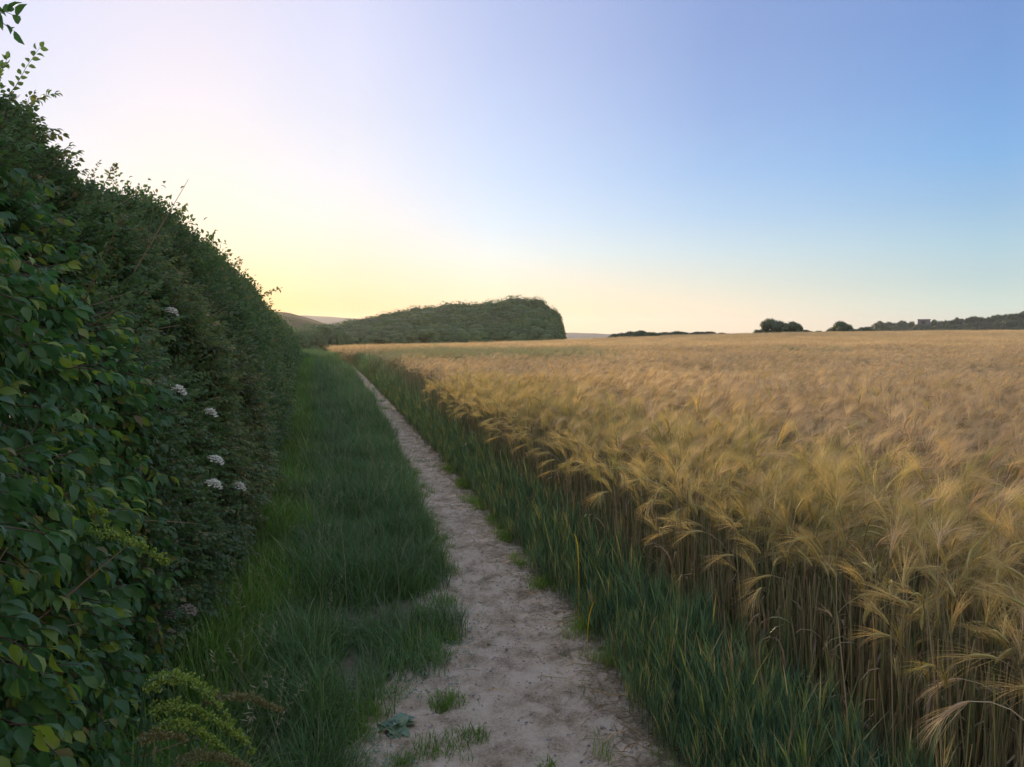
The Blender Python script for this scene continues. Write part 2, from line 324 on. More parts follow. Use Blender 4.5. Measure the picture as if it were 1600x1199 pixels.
def hill(name, base_px, dist, depth, mat, zbase, n=60, rows=12, rough=.4, rise=None):
    """a long mound: crest heights from (px, py) pairs at one distance, sloping down to both sides"""
    pxs = np.linspace(base_px[0][0], base_px[-1][0], n); pys = np.interp(pxs, [b[0] for b in base_px], [b[1] for b in base_px])
    V = []
    for j in range(rows+1):
        u = j/rows; d = dist-depth+2*depth*u
        for px, py in zip(pxs, pys):
            crest = at_dist(px, py, dist)[2]; q = at_dist(px, 515, d)
            k = math.sin(math.pi*u)**.8 if rise is None else rise(u)
            V.append((q[0], q[1], zbase+(crest-zbase)*k+rough*float(noise(q[0]*.05, q[1]*.05))*k))
    F = [(j*n+i, j*n+i+1, (j+1)*n+i+1, (j+1)*n+i) for j in range(rows) for i in range(n-1)]
    me = bpy.data.meshes.new(name); me.from_pydata(V, [], F); me.materials.append(mat); me.polygons.foreach_set('use_smooth', [True]*len(F))
    o = bpy.data.objects.new(name, me); C.objects.link(o); o['kind'] = 'structure'; return o
hill('distant_ridge', [(200, 505), (330, 498), (400, 494), (455, 492.5), (500, 494), (545, 497), (600, 502), (680, 510), (760, 518), (860, 519), (900, 520.5), (950, 522), (1000, 524)], 1600, 300, M['ridge'], -20, 70, 8, 2)
hill('heath_hill', [(150, 494), (300, 488), (380, 486), (420, 487.5), (450, 491), (480, 498), (500, 504), (520, 511), (560, 522)], 290, 130, M['heath'], -5, 70, 24, 1.2)
hill('wooded_hill', [(1240, 534), (1330, 527), (1365, 522), (1400, 517), (1450, 515), (1500, 511), (1550, 506), (1600, 501), (1700, 493), (1900, 486), (2100, 482)], 432, 92, M['wood'], -6, 60, 14, .3, rise=lambda u: min(1, 2.1*u) if u < .5 else 2-2*u)

# ------------------------------------------------------------------ barley
UP = np.array([0, 0, 1.])
def barley(mb, b, hgt, azm, nod, r, lod, ma, me_, ms, ld=None, lean=.06):
    d = np.array([math.cos(azm), math.sin(azm), 0]); sd_ = np.array([-d[1], d[0], 0]); rnd = r.random()
    def P(a, l0): return d*math.sin(a)*l0+UP*math.cos(a)*l0
    pts = [np.array(b, float)]; n1 = 3 if lod == 0 else 1; a = lean
    for i in range(n1): pts.append(pts[-1]+P(a*(1+i*.4), hgt*.82/n1)); 
    ns = len(pts)
    nn = 4 if lod == 0 else 2
    for i in range(nn): a = lean+(nod-lean)*(i+1)/(nn+1); pts.append(pts[-1]+P(a, hgt*.18/nn+.01))
    if lod == 0: mb.tube(pts, [.0021-.0009*i/len(pts) for i in range(len(pts))], ms, rnd)
    elif lod == 1: mb.strip(pts[0:1]+pts[ns-1:], [.004]*(1+len(pts)-ns+1), sd_, ms, rnd)
    ear0 = pts[-1]; el_ = r.uniform(.065, .095); k = 6 if lod == 0 else 2; e = [ear0]; aa = nod
    for i in range(k): e.append(e[-1]+P(aa, el_/k)); aa += .10*6/k
    if lod == 0:
        rad = [.002]+[.0058 if i % 2 else .0045 for i in range(k-1)]+[.0015]
        mb.tube(e, rad, me_, rnd, 5, .65)
    elif lod == 1: mb.strip(e, [.004, .012, .003], sd_, me_, rnd)
    na_ = 34 if lod == 0 else (10 if lod == 1 else 4); w_ = (.0010, .0022, .0055)[lod]; L_ = r.uniform(.12, .17)
    for q in range(na_):
        t = q/(na_-1); p0 = e[min(int(t*k), k)]; a0 = nod+.5*t+r.normal(0, .16); sp = (1 if q % 2 else -1)*(.05+r.random()*.42)
        ln = L_*(1.1-.35*t) * (1.35 if lod == 2 else 1); pp = [p0]
        m = 2 if lod < 2 else 1
        for i in range(m):
            dd = P(a0+.22*(i+.5), 1)*math.cos(sp)+sd_*math.sin(sp); pp.append(pp[-1]+dd*ln/m)
        s2 = np.cross(pp[-1]-pp[0], r.normal(size=3)); s2 /= np.linalg.norm(s2)+1e-9
        mb.strip(pp, [w_, w_*.75, 0] if m == 2 else [w_, 0], s2, ma, rnd)
    if ld and lod == 0:
        for q in range(ld):
            z0 = hgt*r.uniform(.25, .75); ba = r.random()*6.28; db = np.array([math.cos(ba), math.sin(ba), 0]); p = np.array(b)+UP*z0+d*z0*.05; pp = [p]
            a0 = r.uniform(.2, .7)
            for i in range(4): pp.append(pp[-1]+(db*math.sin(a0)+UP*math.cos(a0))*r.uniform(.03, .06)); a0 += r.uniform(.4, .9)
            mb.strip(pp, [.004, .007, .007, .004, 0], np.array([-db[1], db[0], 0]), M['dryleaf'] if r.random() < .6 else ms, r.random())
near_p, turn_p, mid_p, far_p = [], [], [], []
for k in range(16):
    r = np.random.default_rng(100+k); mb = MB(); barley(mb, (0, 0, 0), r.uniform(.72, .86), 0, r.choice([.25, .6, 1.0, 1.4, 1.9]), r, 0, M['awn'], M['ear'], M['straw'], r.integers(1, 3)); near_p.append(mb.obj('barley_plant', link=False))
for k in range(14):
    r = np.random.default_rng(200+k); mb = MB(); barley(mb, (0, 0, 0), r.uniform(.66, .84), 0, r.choice([.08, .15, .25, .45, .8, 1.3]), r, 0, M['awn_y'], M['ear_y'], M['straw'], r.integers(1, 4)); turn_p.append(mb.obj('barley_plant', link=False))
for k in range(8):
    r = np.random.default_rng(300+k); mb = MB(); f = r.normal(0, .3)
    for q in range(190):
        b = (r.uniform(-.55, .55), r.uniform(-.55, .55), 0)
        barley(mb, b, r.uniform(.64, .88)+.04*math.sin(b[0]*5+k), f+r.normal(0, .55), r.uniform(.5, 2.0), r, 1, M['awn'], M['ear'], M['straw'])
    mid_p.append(mb.obj('barley_patch', link=False))
for k in range(6):
    r = np.random.default_rng(400+k); mb = MB(); f = r.normal(0, .3)
    for q in range(420):
        b = (r.uniform(-1.1, 1.1), r.uniform(-1.1, 1.1), 0)
        barley(mb, b, r.uniform(.68, .86), f+r.normal(0, .6), r.uniform(.2, 1.9), r, 2, M['awn'], M['ear'], M['straw'])
    far_p.append(mb.obj('barley_patch', link=False))
def wedge(n, r0, r1, a0=-12, a1=62):
    rr = np.sqrt(rng.uniform(r0*r0, r1*r1, n)); aa = np.radians(rng.uniform(a0, a1, n)); return rr*np.sin(aa), rr*np.cos(aa)
def wind(x, y): return 2.6*fbm(x*.45, y*.45, 2)+.2
WEED = at_z(1250, 547, .85)
def greenband(x, y):
    a = np.degrees(np.arctan2(x, y)); r_ = np.hypot(x, y)
    m = sm(2, 6, a)*(1-sm(16, 24, a))*sm(19, 23, r_)*(1-sm(28, 36, r_))*.65
    m = m+.30*sm(.15, .5, noise(x*.11, y*.35))*sm(15, 30, r_)
    m = m+.7*(1-sm(.5, 1.3, np.hypot((x-WEED[0])*.8, (y-WEED[1])*.5)))
    return np.clip(m, 0, .85)
# single plants nearest the path and the eye
n = 76000; x = rng.uniform(1.5, 12, n); y = rng.uniform(-1.5, 13, n); ok = (x > edge_x(y)+.10*noise(y*2.3, y*0+1.1)*1.5) & (np.hypot(x, y) < 11.5) & (np.degrees(np.arctan2(x, np.maximum(y, .01))) < 75) & (np.hypot(x, y) > .9)
x, y = x[ok], y[ok]; turning = rng.random(len(x)) < (1-sm(.3, 1.9, x-edge_x(y)))*.75+.06
ed = 1-sm(0, .35, x-edge_x(y))
hole = noise(x*1.3+5, y*1.3) > .42; keep = ~hole | (rng.random(len(x)) < .35); x, y, turning, ed = x[keep], y[keep], turning[keep], ed[keep]
def put(name, protos, x, y, yaw, tilt, scl, label, cat, tint=None):
    rots = np.stack([rng.normal(0, tilt, len(x)), rng.normal(0, tilt, len(x)), yaw], 1)
    o = scatter(name, protos, np.stack([x, y, H(x, y)], 1), rots, scl, tint=tint); return tag(o, label, cat, kind='stuff')
sc = rng.normal(1, .06, len(x))*(1+.07*noise(x*.8, y*.8))*(1-.10*ed*rng.random(len(x)))
t = turning
put('barley_crop', near_p, x[~t], y[~t], wind(x[~t], y[~t])+rng.normal(0, .55, (~t).sum()), .07, sc[~t], 'ripe pale tan barley with long nodding awns standing in the field by the path', 'barley')
put('turning_barley', turn_p, x[t], y[t], wind(x[t], y[t])*.5+2.6*(rng.random(t.sum()) < .3)+rng.normal(0, .9, t.sum()), .10, sc[t], 'yellow-green half-ripe barley along the margin of the field beside the path', 'barley')
stk = []
for k in range(8):
    r = np.random.default_rng(250+k); mb = MB()
    for q in range(7):
        b = np.append(r.normal(0, .05, 2), 0); h = r.uniform(.45, .74); e_ = b+np.append(r.normal(0, .03, 2), h); mb.tube([b, (b+e_)/2+np.append(r.normal(0, .006, 2), 0), e_], [.0024, .0021, .0015], M['straw'], r.random())
    for q in range(3):
        b = np.append(r.normal(0, .05, 2), r.uniform(.1, .5)); a = r.random()*6.28; db = np.array([math.cos(a), math.sin(a), 0]); a0 = .3; pp = [b]
        for i in range(4): pp.append(pp[-1]+(db*math.sin(a0)+UP*math.cos(a0))*r.uniform(.03, .055)); a0 += r.uniform(.5, 1.0)
        mb.strip(pp, [.004, .007, .007, .004, 0], np.array([-db[1], db[0], 0]), M['dryleaf'], r.random())
    stk.append(mb.obj('barley_stalks', link=False))
n = 3600; y = .8+24*rng.random(n)**1.7; x = edge_x(y)-.04+.75*rng.random(n)**1.2
put('barley_stalks', stk, x, y, rng.uniform(0, 6.28, n), .05, rng.normal(1, .08, n), 'upright brown barley stalks and dry leaves in the shaded front face of the crop', 'barley')
# patches further out
def patches(name, protos, r0, r1, step, label):
    xs, ys_ = [], []
    for xx in np.arange(-4, 130, step):
        for yy in np.arange(1, 150, step): xs.append(xx); ys_.append(yy)
    x = np.array(xs)+rng.uniform(-.2, .2, len(xs))*step; y = np.array(ys_)+rng.uniform(-.2, .2, len(xs))*step; rr = np.hypot(x, y); a = np.degrees(np.arctan2(x, y))
    ok = (rr > r0) & (rr < r1) & (a < 56) & (x > edge_x(y)+step*.5) & (rr < field_end(x, y))
    x, y = x[ok], y[ok]
    return put(name, protos, x, y, wind(x, y)*.8+rng.normal(0, .35, len(x)), .02, rng.normal(1, .05, len(x))*(1+.10*noise(x*.5, y*.5)), label, 'barley', greenband(x, y))
patches('middle_barley', mid_p, 11.0, 42, .80, 'dense tan barley in the middle of the field, awns combed by the wind')
patches('far_barley', far_p, 41, 150, 1.45, 'pinkish tan barley running to the far crest of the field')

# ------------------------------------------------------------------ unripe strip between path and barley
def tiller(mb, r, h, lod=0):
    rnd = r.random(); lean = r.normal(0, .08); la = r.random()*6.28; d = np.array([math.cos(la), math.sin(la), 0])
    top = UP*h+d*h*lean; pts = [np.zeros(3), top*.5, top]
    mb.tube(pts, [.0022, .0018, .0013], M['gstem'], rnd)
    if r.random() < .55:
        e = [top, top+UP*.04+d*.004, top+UP*.075+d*.012]; mb.tube(e, [.003, .0052, .002], M['gstem'], rnd, 4, .7)
        for q in range(9):
            dd = UP+np.append(r.normal(0, .12, 2), 0)+d*.15; p0 = e[0]+(e[2]-e[0])*q/9
            mb.strip([p0, p0+dd*.05, p0+dd*.1], [.0014, .001, 0], np.array([d[1], -d[0], 0]), M['gstem'], rnd)
    for q in range(r.integers(3, 5)):
        z0 = h*r.uniform(.1, .85); ba = r.random()*6.28; db = np.array([math.cos(ba), math.sin(ba), 0]); p = top*z0/h; a0 = r.uniform(.1, .3); pp = [p]
        for i in range(4): pp.append(pp[-1]+(db*math.sin(a0)+UP*math.cos(a0))*r.uniform(.04, .07)); a0 += r.uniform(.0, .22)
        mb.strip(pp, [.0028, .0052, .0048, .003, 0], np.array([-db[1], db[0], 0]), M['gstem'], (rnd+r.random()*.3) % 1)
gp = []
for k in range(14):
    r = np.random.default_rng(500+k); mb = MB(); tiller(mb, r, r.uniform(.24, .44)); gp.append(mb.obj('green_tiller', link=False))
n = 20500; x = rng.uniform(0, .85, n); y = 1.0+44*rng.random(n)**1.7; x = path_r(y)+.04+x*np.interp(y, [0, 4, 25, 45], [.50, .46, .40, .34])+.07*noise(y*2.2, y*0)+.05*noise(y*7, y*0+2)-.03
hh = (.40+.48*sm(0, .25, x-path_r(y)))*np.interp(y, [0, 4, 9, 18, 30], [1, 1.03, 1.18, 1.36, 1.5])*rng.normal(1, .13, n)
put('unripe_barley', gp, x, y, rng.uniform(0, 6.28, n), .12, hh, 'blue-green unripe barley in a low strip between the path and the ripe crop', 'barley')

# ------------------------------------------------------------------ verge grass
def tuft(mb, r, n, L0, L1, spread, mat, wid=.004, dr=1.0):
    for q in range(n):
        ba = r.random()*6.28; db = np.array([math.cos(ba), math.sin(ba), 0]); a0 = abs(r.normal(0, .22)); ln = r.uniform(L0, L1)
        p = np.array([*np.clip(r.normal(0, spread, 2), -1.7*spread, 1.7*spread), -.01]); pp = [p]; m = 4; bend = r.uniform(.15, .45)*dr
        for i in range(m): pp.append(pp[-1]+(db*math.sin(a0)+UP*math.cos(a0))*ln/m); a0 += bend
        w_ = wid*r.uniform(.7, 1.3); mb.strip(pp, [w_, w_, w_*.85, w_*.5, 0], np.array([-db[1], db[0], 0]), mat, r.random())
def protos(n, seed, *a, **k):
    out = []
    for i in range(n):
        r = np.random.default_rng(seed+i); mb = MB(); tuft(mb, r, *a, **k); out.append(mb.obj('grass_tuft', link=False))
    return out
lawn = protos(8, 600, 34, .07, .19, .045, M['grass'], wid=.0035)
tall = protos(8, 620, 30, .16, .36, .05, M['grass_b'], wid=.0042)
wisp = protos(6, 640, 5, .3, .55, .03, M['grass_b'], wid=.0028, dr=.5)
def seedhead(k):
    r = np.random.default_rng(660+k); mb = MB(); 
    for q in range(2):
        ba = r.random()*6.28; db = np.array([math.cos(ba), math.sin(ba), 0]); h = r.uniform(.4, .62); pp = [np.zeros(3), UP*h*.6+db*.03, UP*h+db*.09]; mb.tube(pp, [.0012, .001, .0007], M['straw'], r.random())
        for i in range(14):
            p = pp[2]-(pp[2]-pp[1])*i/26; dd = r.normal(size=3); dd[2] = abs(dd[2]); dd /= np.linalg.norm(dd); mb.strip([p, p+dd*.012, p+dd*.026], [.001, .003, 0], np.cross(dd, UP+.01), M['straw'], r.random())
    return mb.obj('seedhead', link=False)
seeds = [seedhead(k) for k in range(5)]
def hedge_base(y): return np.interp(y, [-3, 3, 5, 9, 12, 24, 60], [-.75, -.72, -.66, -.68, -.78, -1.1, -2.1])
n = 42000; y = .8+70*rng.random(n)**2.0; x0 = hedge_base(y)-.35; x1 = path_l(np.minimum(y, 48))-.07*sm(5, 8, y)+.07*sm(30, 45, y); x = x0+(x1-x0)*rng.random(n)
band = (x-x0)/(x1-x0)
tus = sm(.42, .62, band+.15*noise(x*1.5, y*.8))
bare = (y < 4.55+.8*noise(x*2.3, y*1.1)) & (x > -.04+.2*noise(y*3, x*3)) & (rng.random(n) < .96)
bare |= (noise(x*2.2+3, y*1.6) > .33) & (y < 3.9) & (x > -.1) & (rng.random(n) < .85)
ok = ~bare; x, y, tus = x[ok], y[ok], tus[ok]
is_t = rng.random(len(x)) < tus*.75
hs = rng.normal(1, .25, len(x))*(1+.8*noise(x*2.4, y*1.6))*np.interp(y, [0, 8, 30, 70], [1, 1, 1.15, 1.5])
put('verge_grass', lawn, x[~is_t], y[~is_t], rng.uniform(0, 6.28, (~is_t).sum()), .12, hs[~is_t]*np.interp(x[~is_t], [-1, -.45, -.1], [1.6, 1.5, 1]), 'short bright green grass on the verge between hedge and path', 'grass')
n = 900; ye = 1.3+8*rng.random(n)**1.2; lf_ = rng.random(n) < .5; xe = np.where(lf_, path_l(ye)-.03+np.abs(rng.normal(0, .07, n)), path_r(ye)+.05-np.abs(rng.normal(0, .06, n))); kp = noise(xe*3+7, ye*1.8) > -.02; xe, ye = xe[kp], ye[kp]
put('edge_grass', lawn, xe, ye, rng.uniform(0, 6.28, len(xe)), .15, rng.uniform(.3, .75, len(xe)), 'ragged little grass growing in from both edges of the path', 'grass')
put('tussock_grass', tall, x[is_t], y[is_t], rng.uniform(0, 6.28, is_t.sum()), .15, hs[is_t]*.82, 'darker bluish tussock grass leaning over the left edge of the path', 'grass')
n = 2800; y = 1.2+30*rng.random(n)**1.3; x = hedge_base(y)-.1+rng.random(n)**1.3*(path_l(y)-.15-hedge_base(y)); bare = (y < 4) & (x > .05); x, y = x[~bare], y[~bare]
ns = (y < 5) & (rng.random(len(y)) < .6); x, y = x[~ns], y[~ns]
put('grass_wisps', wisp+wisp+wisp+seeds, x, y, rng.uniform(0, 6.28, len(x)), .15, rng.normal(.85, .12, len(x)), 'thin wispy grass stems with seed heads rising from the verge', 'grass')
# beyond: rough grass at the foot of the field's far left
n = 5000; x, y = rng.uniform(-9, 1, n), rng.uniform(45, 90, n); ok = x < edge_x(y)+.2
put('rough_grass', tall, x[ok], y[ok], rng.uniform(0, 6.28, ok.sum()), .1, rng.normal(2.2, .3, ok.sum()), 'rough green grass at the far end of the verge', 'grass')

# low ground cover on the bare margin
def creeper(k):
    r = np.random.default_rng(700+k); mb = MB()
    for q in range(34):
        p = np.append(r.normal(0, .075, 2), .004+r.random()*.02); a = r.random()*6.28; d = np.array([math.cos(a), math.sin(a), r.uniform(.0, .5)]); s_ = np.array([-math.sin(a), math.cos(a), 0]); l_ = r.uniform(.008, .018)
        mb.strip([p, p+d*l_*.5, p+d*l_], [.002, l_*.7, 0], s_, M['weed'], r.random())
    return mb.obj('creeper', link=False)
cr = [creeper(k) for k in range(5)]
n = 380; x = rng.uniform(-.3, .75, n); y = rng.uniform(2.2, 5.0, n); ok = (noise(x*3, y*3) > -.05) & (x < path_l(y)+.12); x, y = x[ok], y[ok]
o = scatter('ground_cover', cr, np.stack([x, y, PZ(x, y)], 1), np.stack([x*0, x*0, rng.uniform(0, 6.28, len(x))], 1), rng.normal(1, .25, len(x))); tag(o, 'low leafy ground cover creeping over the bare left margin of the path', 'ground cover', kind='stuff')

# ------------------------------------------------------------------ litter, crumbs and stones on the path
def straw_bit(k):
    r = np.random.default_rng(720+k); mb = MB(); l_ = r.uniform(.03, .12); b_ = r.normal(0, .25); pts = [np.array([-l_/2, 0, .003]), np.array([0, b_*l_*.3, .006]), np.array([l_/2, b_*l_*.2, .003])]
    mb.tube(pts, [.0011, .0013, .001], M['straw'] if k % 3 else M['dryleaf'], r.random()); return mb.obj('straw_bit', link=False)
sb = [straw_bit(k) for k in range(8)]
n = 5200; y = 1.5+14*rng.random(n)**1.5; x = path_r(y)+.14-np.abs(rng.normal(0, .17, n)); 
y2 = 1.5+9*rng.random(260)**1.2; x2 = path_l(y2)+rng.random(260)*(path_r(y2)-path_l(y2)); x, y = np.append(x, x2), np.append(y, y2)
o = scatter('straw_litter', sb, np.stack([x, y, PZ(x, y)+.001], 1), np.stack([x*0, rng.normal(0, .08, len(x)), rng.uniform(0, 6.28, len(x))], 1), rng.normal(1, .25, len(x))); tag(o, 'broken pale straw lying along the right edge of the path', 'straw', kind='stuff')
def crumb(k):
    r = np.random.default_rng(740+k); mb = MB(); n1, n2 = 5, 4; P_ = []
    for i in range(1, n2):
        for j in range(n1):
            a = 2*math.pi*j/n1+i*.5; ph = math.pi*i/n2; q = .01*r.uniform(.7, 1.2); P_.append(np.array([math.cos(a)*math.sin(ph)*q*1.3, math.sin(a)*math.sin(ph)*q, math.cos(ph)*q*.6]))
    P_ = [np.array([0, 0, .006])]+P_+[np.array([0, 0, -.006])]; mat = M['path'] if k % 2 else M['stone']; b = len(mb.v); mb.v += [tuple(p) for p in P_]; mb.r += [0]*len(P_); mi = mb.mi(mat)
    for j in range(n1): mb.f.append((0, 1+j, 1+(j+1) % n1)); mb.m.append(mi); mb.f.append((len(P_)-1, 1+(n2-2)*n1+(j+1) % n1, 1+(n2-2)*n1+j)); mb.m.append(mi)
    for i in range(n2-2):
        for j in range(n1): mb.f.append((1+i*n1+j, 1+(i+1)*n1+j, 1+(i+1)*n1+(j+1) % n1, 1+i*n1+(j+1) % n1)); mb.m.append(mi)
    return mb.obj('crumb', link=False)
cb = [crumb(k) for k in range(6)]
n = 9000; y = 1.4+12*rng.random(n)**1.4; x = path_l(y)-.12+rng.random(n)*(path_r(y)-path_l(y)+.25)
o = scatter('earth_crumbs', cb, np.stack([x, y, PZ(x, y)], 1), np.stack([rng.normal(0, .3, n), rng.normal(0, .3, n), rng.uniform(0, 6.28, n)], 1), np.abs(rng.normal(.28, .22, n))+.12); tag(o, 'loose crumbs of earth and small stones scattered over the path', 'gravel', kind='stuff')

# grass tufts growing on the path: each its own thing
def tuft_thing(px, py, size, n, label, mat, dr=1.1, L=(.06, .16)):
    p = at_z(px, py, 0); z = float(PZ(p[0], p[1])) if p[0] > path_l(p[1])-.3 else float(H(p[0], p[1]))
    mb = MB(); tuft(mb, np.random.default_rng(int(px+py)), n, L[0], L[1], size, mat, wid=.0035, dr=dr)
    o = mb.obj('grass_tuft'); o.location = (p[0], p[1], z-.004); return tag(o, label, 'grass tuft', 'grass tufts on the path')
tuft_thing(700, 1100, .045, 240, 'small grass tuft alone on the bare path, right of the broad-leaved weed', M['grass'], L=(.04, .11))
tuft_thing(738, 1153, .035, 170, 'tiny grass tuft in the middle of the path near its wide end', M['grass'], L=(.03, .075))
tuft_thing(690, 1170, .06, 220, 'flat spreading grass tuft below the broad-leaved weed', M['grass'], L=(.03, .08))
tuft_thing(630, 1035, .12, 620, 'wide dark tussock spilling onto the path above the small lone tuft', M['grass_b'], L=(.10, .22))
tuft_thing(672, 985, .10, 520, 'arching tussock with long blades pointing right over the path', M['grass_b'], 1.3, (.14, .28))
tuft_thing(565, 1000, .11, 480, 'tussock of grey-green blades on the bare margin, left of the arching tussock', M['grass_b'], 1.3, (.10, .22))
tuft_thing(640, 905, .13, 700, 'dense dark tussock where the path narrows', M['grass_b'], 1.2, (.14, .26))
tuft_thing(560, 915, .12, 560, 'pale-bladed tussock just left of the dense dark one', M['grass_b'], 1.4, (.12, .25))
tuft_thing(600, 640, .09, 160, 'low green tuft in the middle of the path far along it', M['grass'], L=(.08, .18))
tuft_thing(592, 628, .12, 160, 'second low tuft on the far path, just beyond the first', M['grass'], L=(.08, .16))
tuft_thing(660, 722, .05, 90, 'little dark tuft on the path halfway to its bend', M['grass_b'], L=(.04, .09))
tuft_thing(855, 1197, .02, 70, 'tiny tuft at the very bottom of the path', M['grass'], L=(.03, .06))
tuft_thing(628, 1197, .03, 110, 'grass tuft at the near end of the bare left margin', M['grass'], L=(.04, .09))
tuft_thing(550, 1095, .09, 420, 'leafy tussock left of the broad-leaved weed', M['grass'], L=(.05, .13))
tuft_thing(510, 1150, .09, 420, 'tussock nearest the camera at the foot of the verge', M['grass'], L=(.05, .15))
tuft_thing(770, 878, .03, 30, 'thin flat tuft pressed into the middle of the path', M['grass_b'], L=(.02, .05))

# straws one can pick out
for k, (px, py, rz, l_) in enumerate([(873, 975, .3, .10), (722, 1017, -.1, .09), (780, 1085, -.5, .12), (828, 928, 2.2, .07), (835, 945, 1.8, .06), (870, 1010, 1.9, .08), (893, 1065, .9, .11), (905, 1040, -.4, .12), (850, 900, .2, .06), (940, 1090, -.8, .13), (770, 985, 1.5, .05), (960, 1150, .5, .14)]):
    p = at_z(px, py, 0); mb = MB(); mb.tube([np.array([-l_/2, 0, .006]), np.array([0, .01, .012]), np.array([l_/2, .0, .006])], [.0016, .0018, .0013], M['awn'], .8)
    o = mb.obj('straw'); o.location = (p[0], p[1], float(PZ(p[0], p[1]))+.002); o.rotation_euler = (0, 0, rz)
    tag(o, 'single pale straw lying across the trodden earth of the path', 'straw', 'single straws on the path')

# broad-leaved weed
p = at_z(618, 1140, 0); wd = empty('broad_leaved_weed', (p[0], p[1], float(PZ(p[0], p[1]))))
tag(wd, 'low rosette weed with broad scalloped grey-green leaves on the path margin', 'weed')
def broad_leaf(r, l_):
    mb = MB(); n = 9; pts = []; rn = r.random()
    for i in range(n+1):
        t = i/n; x = t*l_; w_ = l_*.27*math.sin(math.pi*min(1, t*.92+.08))**.7*(1+.12*math.cos(i*math.pi)); z = .10*l_+.25*l_*math.sin(t*2.4)-.12*l_*t*t
        pts.append((x, w_, z))
    for s_ in (-1, 1):
        for i in range(n):
            a, b = pts[i], pts[i+1]
            mb.face([(a[0], 0, a[2]), (b[0], 0, b[2]), (b[0], s_*b[1], b[2]+b[1]*.3), (a[0], s_*a[1], a[2]+a[1]*.3)][::s_], M['weed'], rn)
    return mb.mesh('leaf', True)
for k in range(24):
    r = np.random.default_rng(800+k); child('leaf', broad_leaf(r, r.uniform(.06, .11)*(.6 if k > 17 else 1)), wd, (r.normal(0, .02), r.normal(0, .02), .004+.001*k), (r.normal(0, .12), r.uniform(-.05, .2)-.5*(k > 17), k*2.4+r.random()*.8))

# ------------------------------------------------------------------ hedge
PROF = np.array([(-.74, 0), (-.70, .45), (-.72, .95), (-.84, 1.5), (-1.12, 2.05), (-1.55, 2.52), (-2.05, 2.86), (-2.7, 3.12), (-3.4, 3.2)])
seg = np.r_[0, np.cumsum(np.hypot(*np.diff(PROF, axis=0).T))]; SL = seg[-1]
HY = [-3, 3, 8, 12, 14, 18, 24, 30, 52, 62]; HS = [.93, .93, .945, .97, .95, .85, .80, .79, .74, .70]
def hedge_pt(y, s, depth):
    """spot on the hedge's face: s metres up along it, depth metres inside"""
    x = np.interp(s, seg, PROF[:, 0]); z = np.interp(s, seg, PROF[:, 1])
    x2 = np.interp(s+.05, seg, PROF[:, 0]); z2 = np.interp(s+.05, seg, PROF[:, 1]); x1 = np.interp(s-.05, seg, PROF[:, 0]); z1 = np.interp(s-.05, seg, PROF[:, 1])
    tx, tz = x2-x1, z2-z1; l_ = np.hypot(tx, tz)+1e-9; nx, nz = tz/l_, -tx/l_
    hs = np.interp(y, HY, HS)*(1+.05*noise(y*.7, 1.7))
    up_ = .7+.6*sm(1.2, 3.2, s); bump = (.26*fbm(y*.6, s*.6+4, 2)+.30*noise(y*1.7, s*1.7)+.17*noise(y*4.2, s*4.2))*up_
    bump = bump*np.interp(y, [1.2, 2.8], [.35, 1]); dd = bump-depth; xo = hedge_base(y)+.72
    return x+nx*dd+xo, z*hs+nz*dd, nx, nz
def leaf(mb, p, d, n_, l_, w_, mat, rnd, fold=.25):
    """one leaf: midrib along d, folded, tip drooping"""
    d = d/np.linalg.norm(d); s_ = np.cross(d, n_); s_ /= np.linalg.norm(s_)+1e-9; u = np.cross(s_, d)
    b = len(mb.v); k = mb.mi(mat); V = [p]
    T_ = ((.16, .30, .03), (.42, .50, .06), (.72, .36, .02))
    for t, ww, up in T_:
        c = p+d*l_*t+u*l_*up; V += [c, c+s_*w_*ww+u*w_*fold*ww*1.6, c-s_*w_*ww+u*w_*fold*ww*1.6]
    V.append(p+d*l_-u*l_*.14)
    mb.v += [tuple(q) for q in V]; mb.r += [rnd]*11
    F_ = [(0, 1, 2), (0, 3, 1), (7, 10, 8), (7, 9, 10)]
    for q in (1, 4): F_ += [(q, q+3, q+4, q+1), (q, q+2, q+5, q+3)]
    for f in F_: mb.f.append(tuple(b+i for i in f)); mb.m.append(k)
def sprig(seed, mat, L_, nl, ll, lw, up=.0, droop=.0, link=False, name='sprig'):
    """a twig along +X with leaves both sides"""
    r = np.random.default_rng(seed); mb = MB(); pts = [np.zeros(3)]; d = np.array([1, 0, up])
    for i in range(4): d = d+np.append(r.normal(0, .12, 2), r.normal(0, .1)-droop*.15); d /= np.linalg.norm(d); pts.append(pts[-1]+d*L_/4)
    mb.tube(pts, [.003, .0025, .002, .0014, .0008], M['bark_stem'], r.random())
    P_ = np.array(pts)
    for i in range(nl):
        t = (i+.6)/nl*4; j = min(int(t), 3); p = P_[j]+(P_[j+1]-P_[j])*(t-j); a = (P_[j+1]-P_[j]); a /= np.linalg.norm(a)
        side = (1 if i % 2 else -1); dd = a*r.uniform(.3, .9)+np.array([0, side*r.uniform(.5, 1), r.uniform(-.5, .3)-droop]); nn = UP+r.normal(0, .35, 3)
        q = r.uniform(.7, 1.15); leaf(mb, p+dd*.005, dd, nn, ll*q, lw*q, mat, (r.random()))
    leaf(mb, P_[-1], d-UP*droop*.5, UP+r.normal(0, .2, 3), ll, lw, mat, r.random())
    return mb.obj(name, link=link, smooth=True)
dog = [sprig(900+k, M['dogwood'], .16, 11, .044, .023, droop=1.0) for k in range(10)]
tho = [sprig(920+k, M['thorn'], .15, 18, .027, .018, droop=.2) for k in range(10)]
tho_b = [sprig(1220+k, M['thorn_b'], .17, 16, .032, .018, droop=.35) for k in range(8)]
